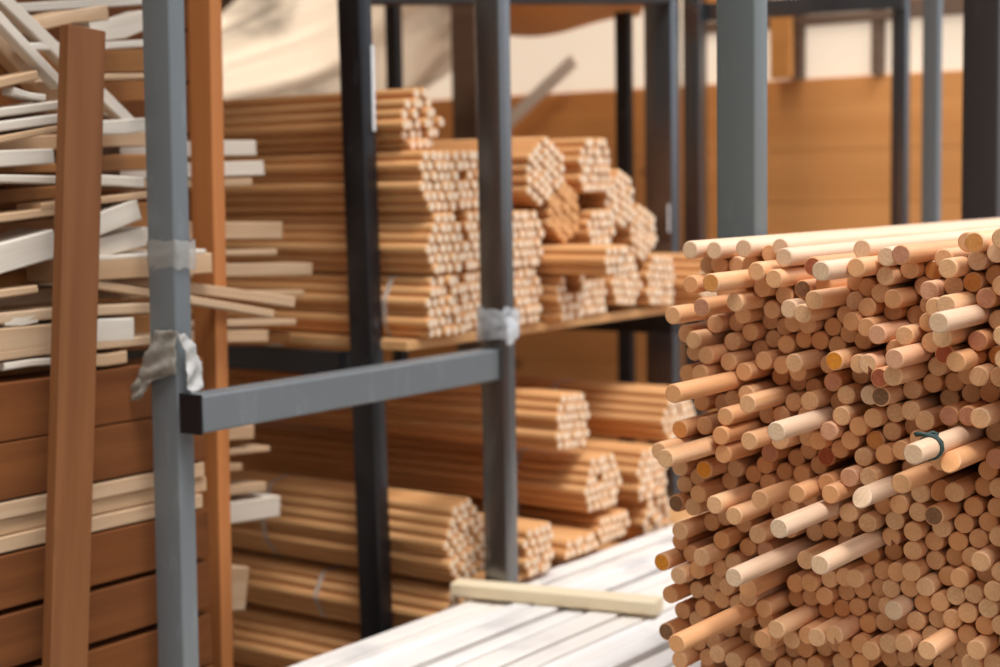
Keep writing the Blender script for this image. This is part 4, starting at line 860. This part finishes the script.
for nm, ax, val, rows, mat, sd in (('torn_flap', 0, 1.762, [(330, 158, 178), (340, 154, 178), (352, 149, 179), (364, 144, 179), (374, 140, 177), (381, 137, 154), (388, 134, 149), (396, 133, 145), (400, 135, 140)], FILM_D, 3),
                                   ('folded_flap', 1, 1.912, [(334, 176, 184), (342, 178, 190), (350, 182, 195), (362, 186, 199), (376, 184, 200), (388, 185, 200), (394, 190, 197)], FILM_W, 5)):
    o = flap(nm, None, ax, val, rows, mat, sd, 0.0035, fl)
    o.matrix_parent_inverse = fl.matrix_world.inverted()
film_band('clear_tape', 'clear sticky tape wound round the far post of the frame just above the rail', BX, BY, 0.042, 0.062, 0.948, 1.010, 5, CLEAR, sag=0.010, puff=0.007, cat='tape',
          tails=[([tuple(on(1, 1.845, 508, 318)), tuple(on(1, 1.838, 513, 330)), tuple(on(1, 1.842, 509, 345))], [0.008, 0.016, 0.008])])
# painted highlight strip on the black post, tape on the thick one
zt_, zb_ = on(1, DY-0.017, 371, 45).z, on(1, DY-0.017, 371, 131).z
p_ = link('glint_and_tape', boxmesh('glint_and_tape', DX-0.002, DX+0.006, DY+0.0141-0.0325, DY+0.0141-0.0302, zb_, zt_, 0.0003), GLINT_TAPE)
tag(p_, 'narrow white painted-in highlight along the edge of the black scuffed post', 'tape')
zt_, zb_ = on(1, 2.18-0.044, 671, 204).z, on(1, 2.18-0.044, 671, 232).z
p_ = link('glint_and_tape', boxmesh('glint_and_tape', 3.707, 3.752, 2.18-0.0450, 2.18-0.0428, zb_, zt_, 0.0003), GLINT_TAPE)
tag(p_, 'patch of white tape on the thick black post beside the bundles', 'tape')

# ---------------------------------------------------------------- things high up and far back
# a bent plywood sheet lying on the racks
bm = bmesh.new(); rows = []
A0, A1 = on(2, 1.765, 512, 33), on(2, 1.765, 640, 26)
dirx = (A1-A0)
back = Vector((A0.x+A1.x, A0.y+A1.y, 0)).normalized()
for i in range(25):
    u = i/24; vs = []
    for j in range(9):
        v = j/8
        p_ = A0+dirx*(u*1.08-0.08)-back*(v*1.1)
        zz = -0.020*math.sin(u*math.pi*1.6+0.2)+0.012*u
        vs.append(p_+Vector((0, 0, zz)))
    rows.append(vs)
low = [[bm.verts.new(p_) for p_ in r_] for r_ in rows]; hi = [[bm.verts.new(p_+Vector((0, 0, 0.008))) for p_ in r_] for r_ in rows]
for g in (low, hi):
    for a, b in zip(g, g[1:]):
        for j in range(8): bm.faces.new((a[j], a[j+1], b[j+1], b[j]))
for a, b in zip(range(24), range(1, 25)):
    for j in (0, 8): bm.faces.new((low[a][j], low[b][j], hi[b][j], hi[a][j]))
for i in (0, 24):
    for j in range(8): bm.faces.new((low[i][j], low[i][j+1], hi[i][j+1], hi[i][j]))
o = link('plywood_sheet', mesh_of(bm, 'plywood_sheet', True, math.radians(40)), W['ply'])
tag(o, 'sagging orange plywood sheet lying across the top of the racks', 'plywood')

# crumpled plastic sheet hung before the far window
bm = bmesh.new()
P0 = on(0, 4.60, 478, -40); P1 = on(0, 4.60, 190, -40)
zb = on(0, 4.60, 300, 112).z
nx, nz = 70, 36
rs = random.Random(9)
waves = [(rs.uniform(2, 9), rs.uniform(3, 12), rs.uniform(0, 6), rs.uniform(0.006, 0.022)) for _ in range(9)]
g0, g1 = [], []
for i in range(nx+1):
    a0, a1 = [], []
    for j in range(nz+1):
        u, v = i/nx, j/nz
        yy = P0.y+(P1.y-P0.y)*u
        zlow = zb-0.05*math.sin(u*5)+ (0.20*max(0, 1-u*3.4))
        zz = zlow+(P0.z-zlow)*v
        xx = 4.60+sum(am*math.sin(fx*u*3.0+fz*v*2.0+ph) for fx, fz, ph, am in waves)+0.05*math.sin((u*9+v*7))*(1-v)*0.6
        a0.append(bm.verts.new((xx, yy, zz))); a1.append(bm.verts.new((xx+0.002, yy, zz)))
    g0.append(a0); g1.append(a1)
for g in (g0, g1):
    for a, b in zip(g, g[1:]):
        for j in range(nz): bm.faces.new((a[j], a[j+1], b[j+1], b[j]))
for i in range(nx):
    for j in (0, nz): bm.faces.new((g0[i][j], g0[i+1][j], g1[i+1][j], g1[i][j]))
for i in (0, nx):
    for j in range(nz): bm.faces.new((g0[i][j], g0[i][j+1], g1[i][j+1], g1[i][j]))
o = link('plastic_sheet', mesh_of(bm, 'plastic_sheet', True), SHEETM)
tag(o, 'crumpled whitish plastic sheet hanging above and behind the dowel bundles', 'plastic sheet')
a = on(0, 4.86, 515, 116); b = on(0, 4.86, 574, 60)  # added board, shaped to stand in for the grey smudge on the window
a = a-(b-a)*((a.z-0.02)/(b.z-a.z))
o = link('smudge_board', board_mesh('smudge_board', (b-a).length, 0.02, 0.045, random.Random(8), front=False), wood('smudge_grey', (0.85, 0.78, 0.70), (0.70, 0.62, 0.54), 0, grain=15))
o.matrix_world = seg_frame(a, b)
tag(o, 'added board standing in for the grey smudge across the pale window behind the heap', 'board')
# dark timber standing behind the bundles
q0, q1 = on(0, 4.35, 451, 60), on(0, 4.35, 476, 60)
b = link('timber_plank', boxmesh('timber_plank', 4.35, 4.40, q1.y, q0.y, 0.0, 2.3, 0.004), DARKW)
tag(b, 'dark weathered plank standing upright behind the topmost bundle', 'plank')
q0, q1 = on(0, 4.25, 204, 0), on(0, 4.25, 246, 0)
o = link('timber_plank', board_mesh('timber_plank', 1.5, 0.03, 0.09, random.Random(4), front=False), DARKW)
a = on(0, 4.45, 196, 22); b = on(0, 4.45, 262, -42)
o.matrix_world = seg_frame(a-(b-a)*0.3, b)
tag(o, 'dark slanting plank above the plastic sheet beside the orange post', 'plank')

# ---------------------------------------------------------------- light: overcast daylight from the open side
w = bpy.data.worlds.new('overcast_sky'); scene.world = w; w.use_nodes = True
nt = w.node_tree; nt.nodes.clear(); L = nt.links.new
out = N(nt, 'OutputWorld'); bg = N(nt, 'Background')
tc = N(nt, 'TexCoord'); sx = N(nt, 'SeparateXYZ'); L(tc.outputs['Generated'], sx.inputs[0])
rw = ramp(nt, sx.outputs['Z'], [(0.0, (0.22, 0.20, 0.18)), (0.02, (0.62, 0.66, 0.70)), (0.9, (0.88, 0.96, 1.05))])
dt = N(nt, 'VectorMath', operation='DOT_PRODUCT'); L(tc.outputs['Generated'], dt.inputs[0])
dt.inputs[1].default_value = Vector((0.70, -0.62, 0.5)).normalized()
mr = N(nt, 'MapRange', interpolation_type='SMOOTHSTEP'); L(dt.outputs['Value'], mr.inputs['Value'])
mr.inputs['From Min'].default_value = -0.85; mr.inputs['From Max'].default_value = 0.95
mr.inputs['To Min'].default_value = 0.46; mr.inputs['To Max'].default_value = 2.9
mw = N(nt, 'MapRange', interpolation_type='SMOOTHSTEP'); L(dt.outputs['Value'], mw.inputs['Value'])
mw.inputs['From Min'].default_value = -0.7; mw.inputs['From Max'].default_value = 0.6
tint = mixc(nt, mw.outputs['Result'], (1.0, 0.84, 0.68), (0.96, 0.99, 1.04))
vs_ = N(nt, 'VectorMath', operation='SCALE'); L(mixc(nt, 1.0, rw.outputs[0], tint, 'MULTIPLY'), vs_.inputs[0]); L(mr.outputs['Result'], vs_.inputs['Scale'])
L(vs_.outputs[0], bg.inputs['Color']); bg.inputs['Strength'].default_value = 0.42
L(bg.outputs[0], out.inputs[0])

sun = bpy.data.lights.new('hazy_sun', 'SUN'); sun.energy = 2.1; sun.angle = math.radians(22); sun.color = (0.97, 0.98, 1.0)
so = bpy.data.objects.new('hazy_sun', sun); COL.objects.link(so)
so.rotation_euler = Vector((-0.20, -0.36, 0.92)).to_track_quat('Z', 'Y').to_euler()
lamp = bpy.data.lights.new('shed_lamp', 'AREA'); lamp.shape = 'RECTANGLE'; lamp.size = 1.2; lamp.size_y = 0.15; lamp.energy = 8; lamp.color = (1.0, 0.86, 0.70)
lo_ = bpy.data.objects.new('shed_lamp', lamp); COL.objects.link(lo_); lo_.location = (4.1, 2.4, 2.55); lo_.rotation_euler = (0, math.radians(-25), math.radians(90)*0)
scene.view_settings.view_transform = 'Standard'
scene.view_settings.look = 'None'
scene.view_settings.gamma = 1.0
scene.view_settings.use_curve_mapping = False
scene.view_settings.exposure = 0.6
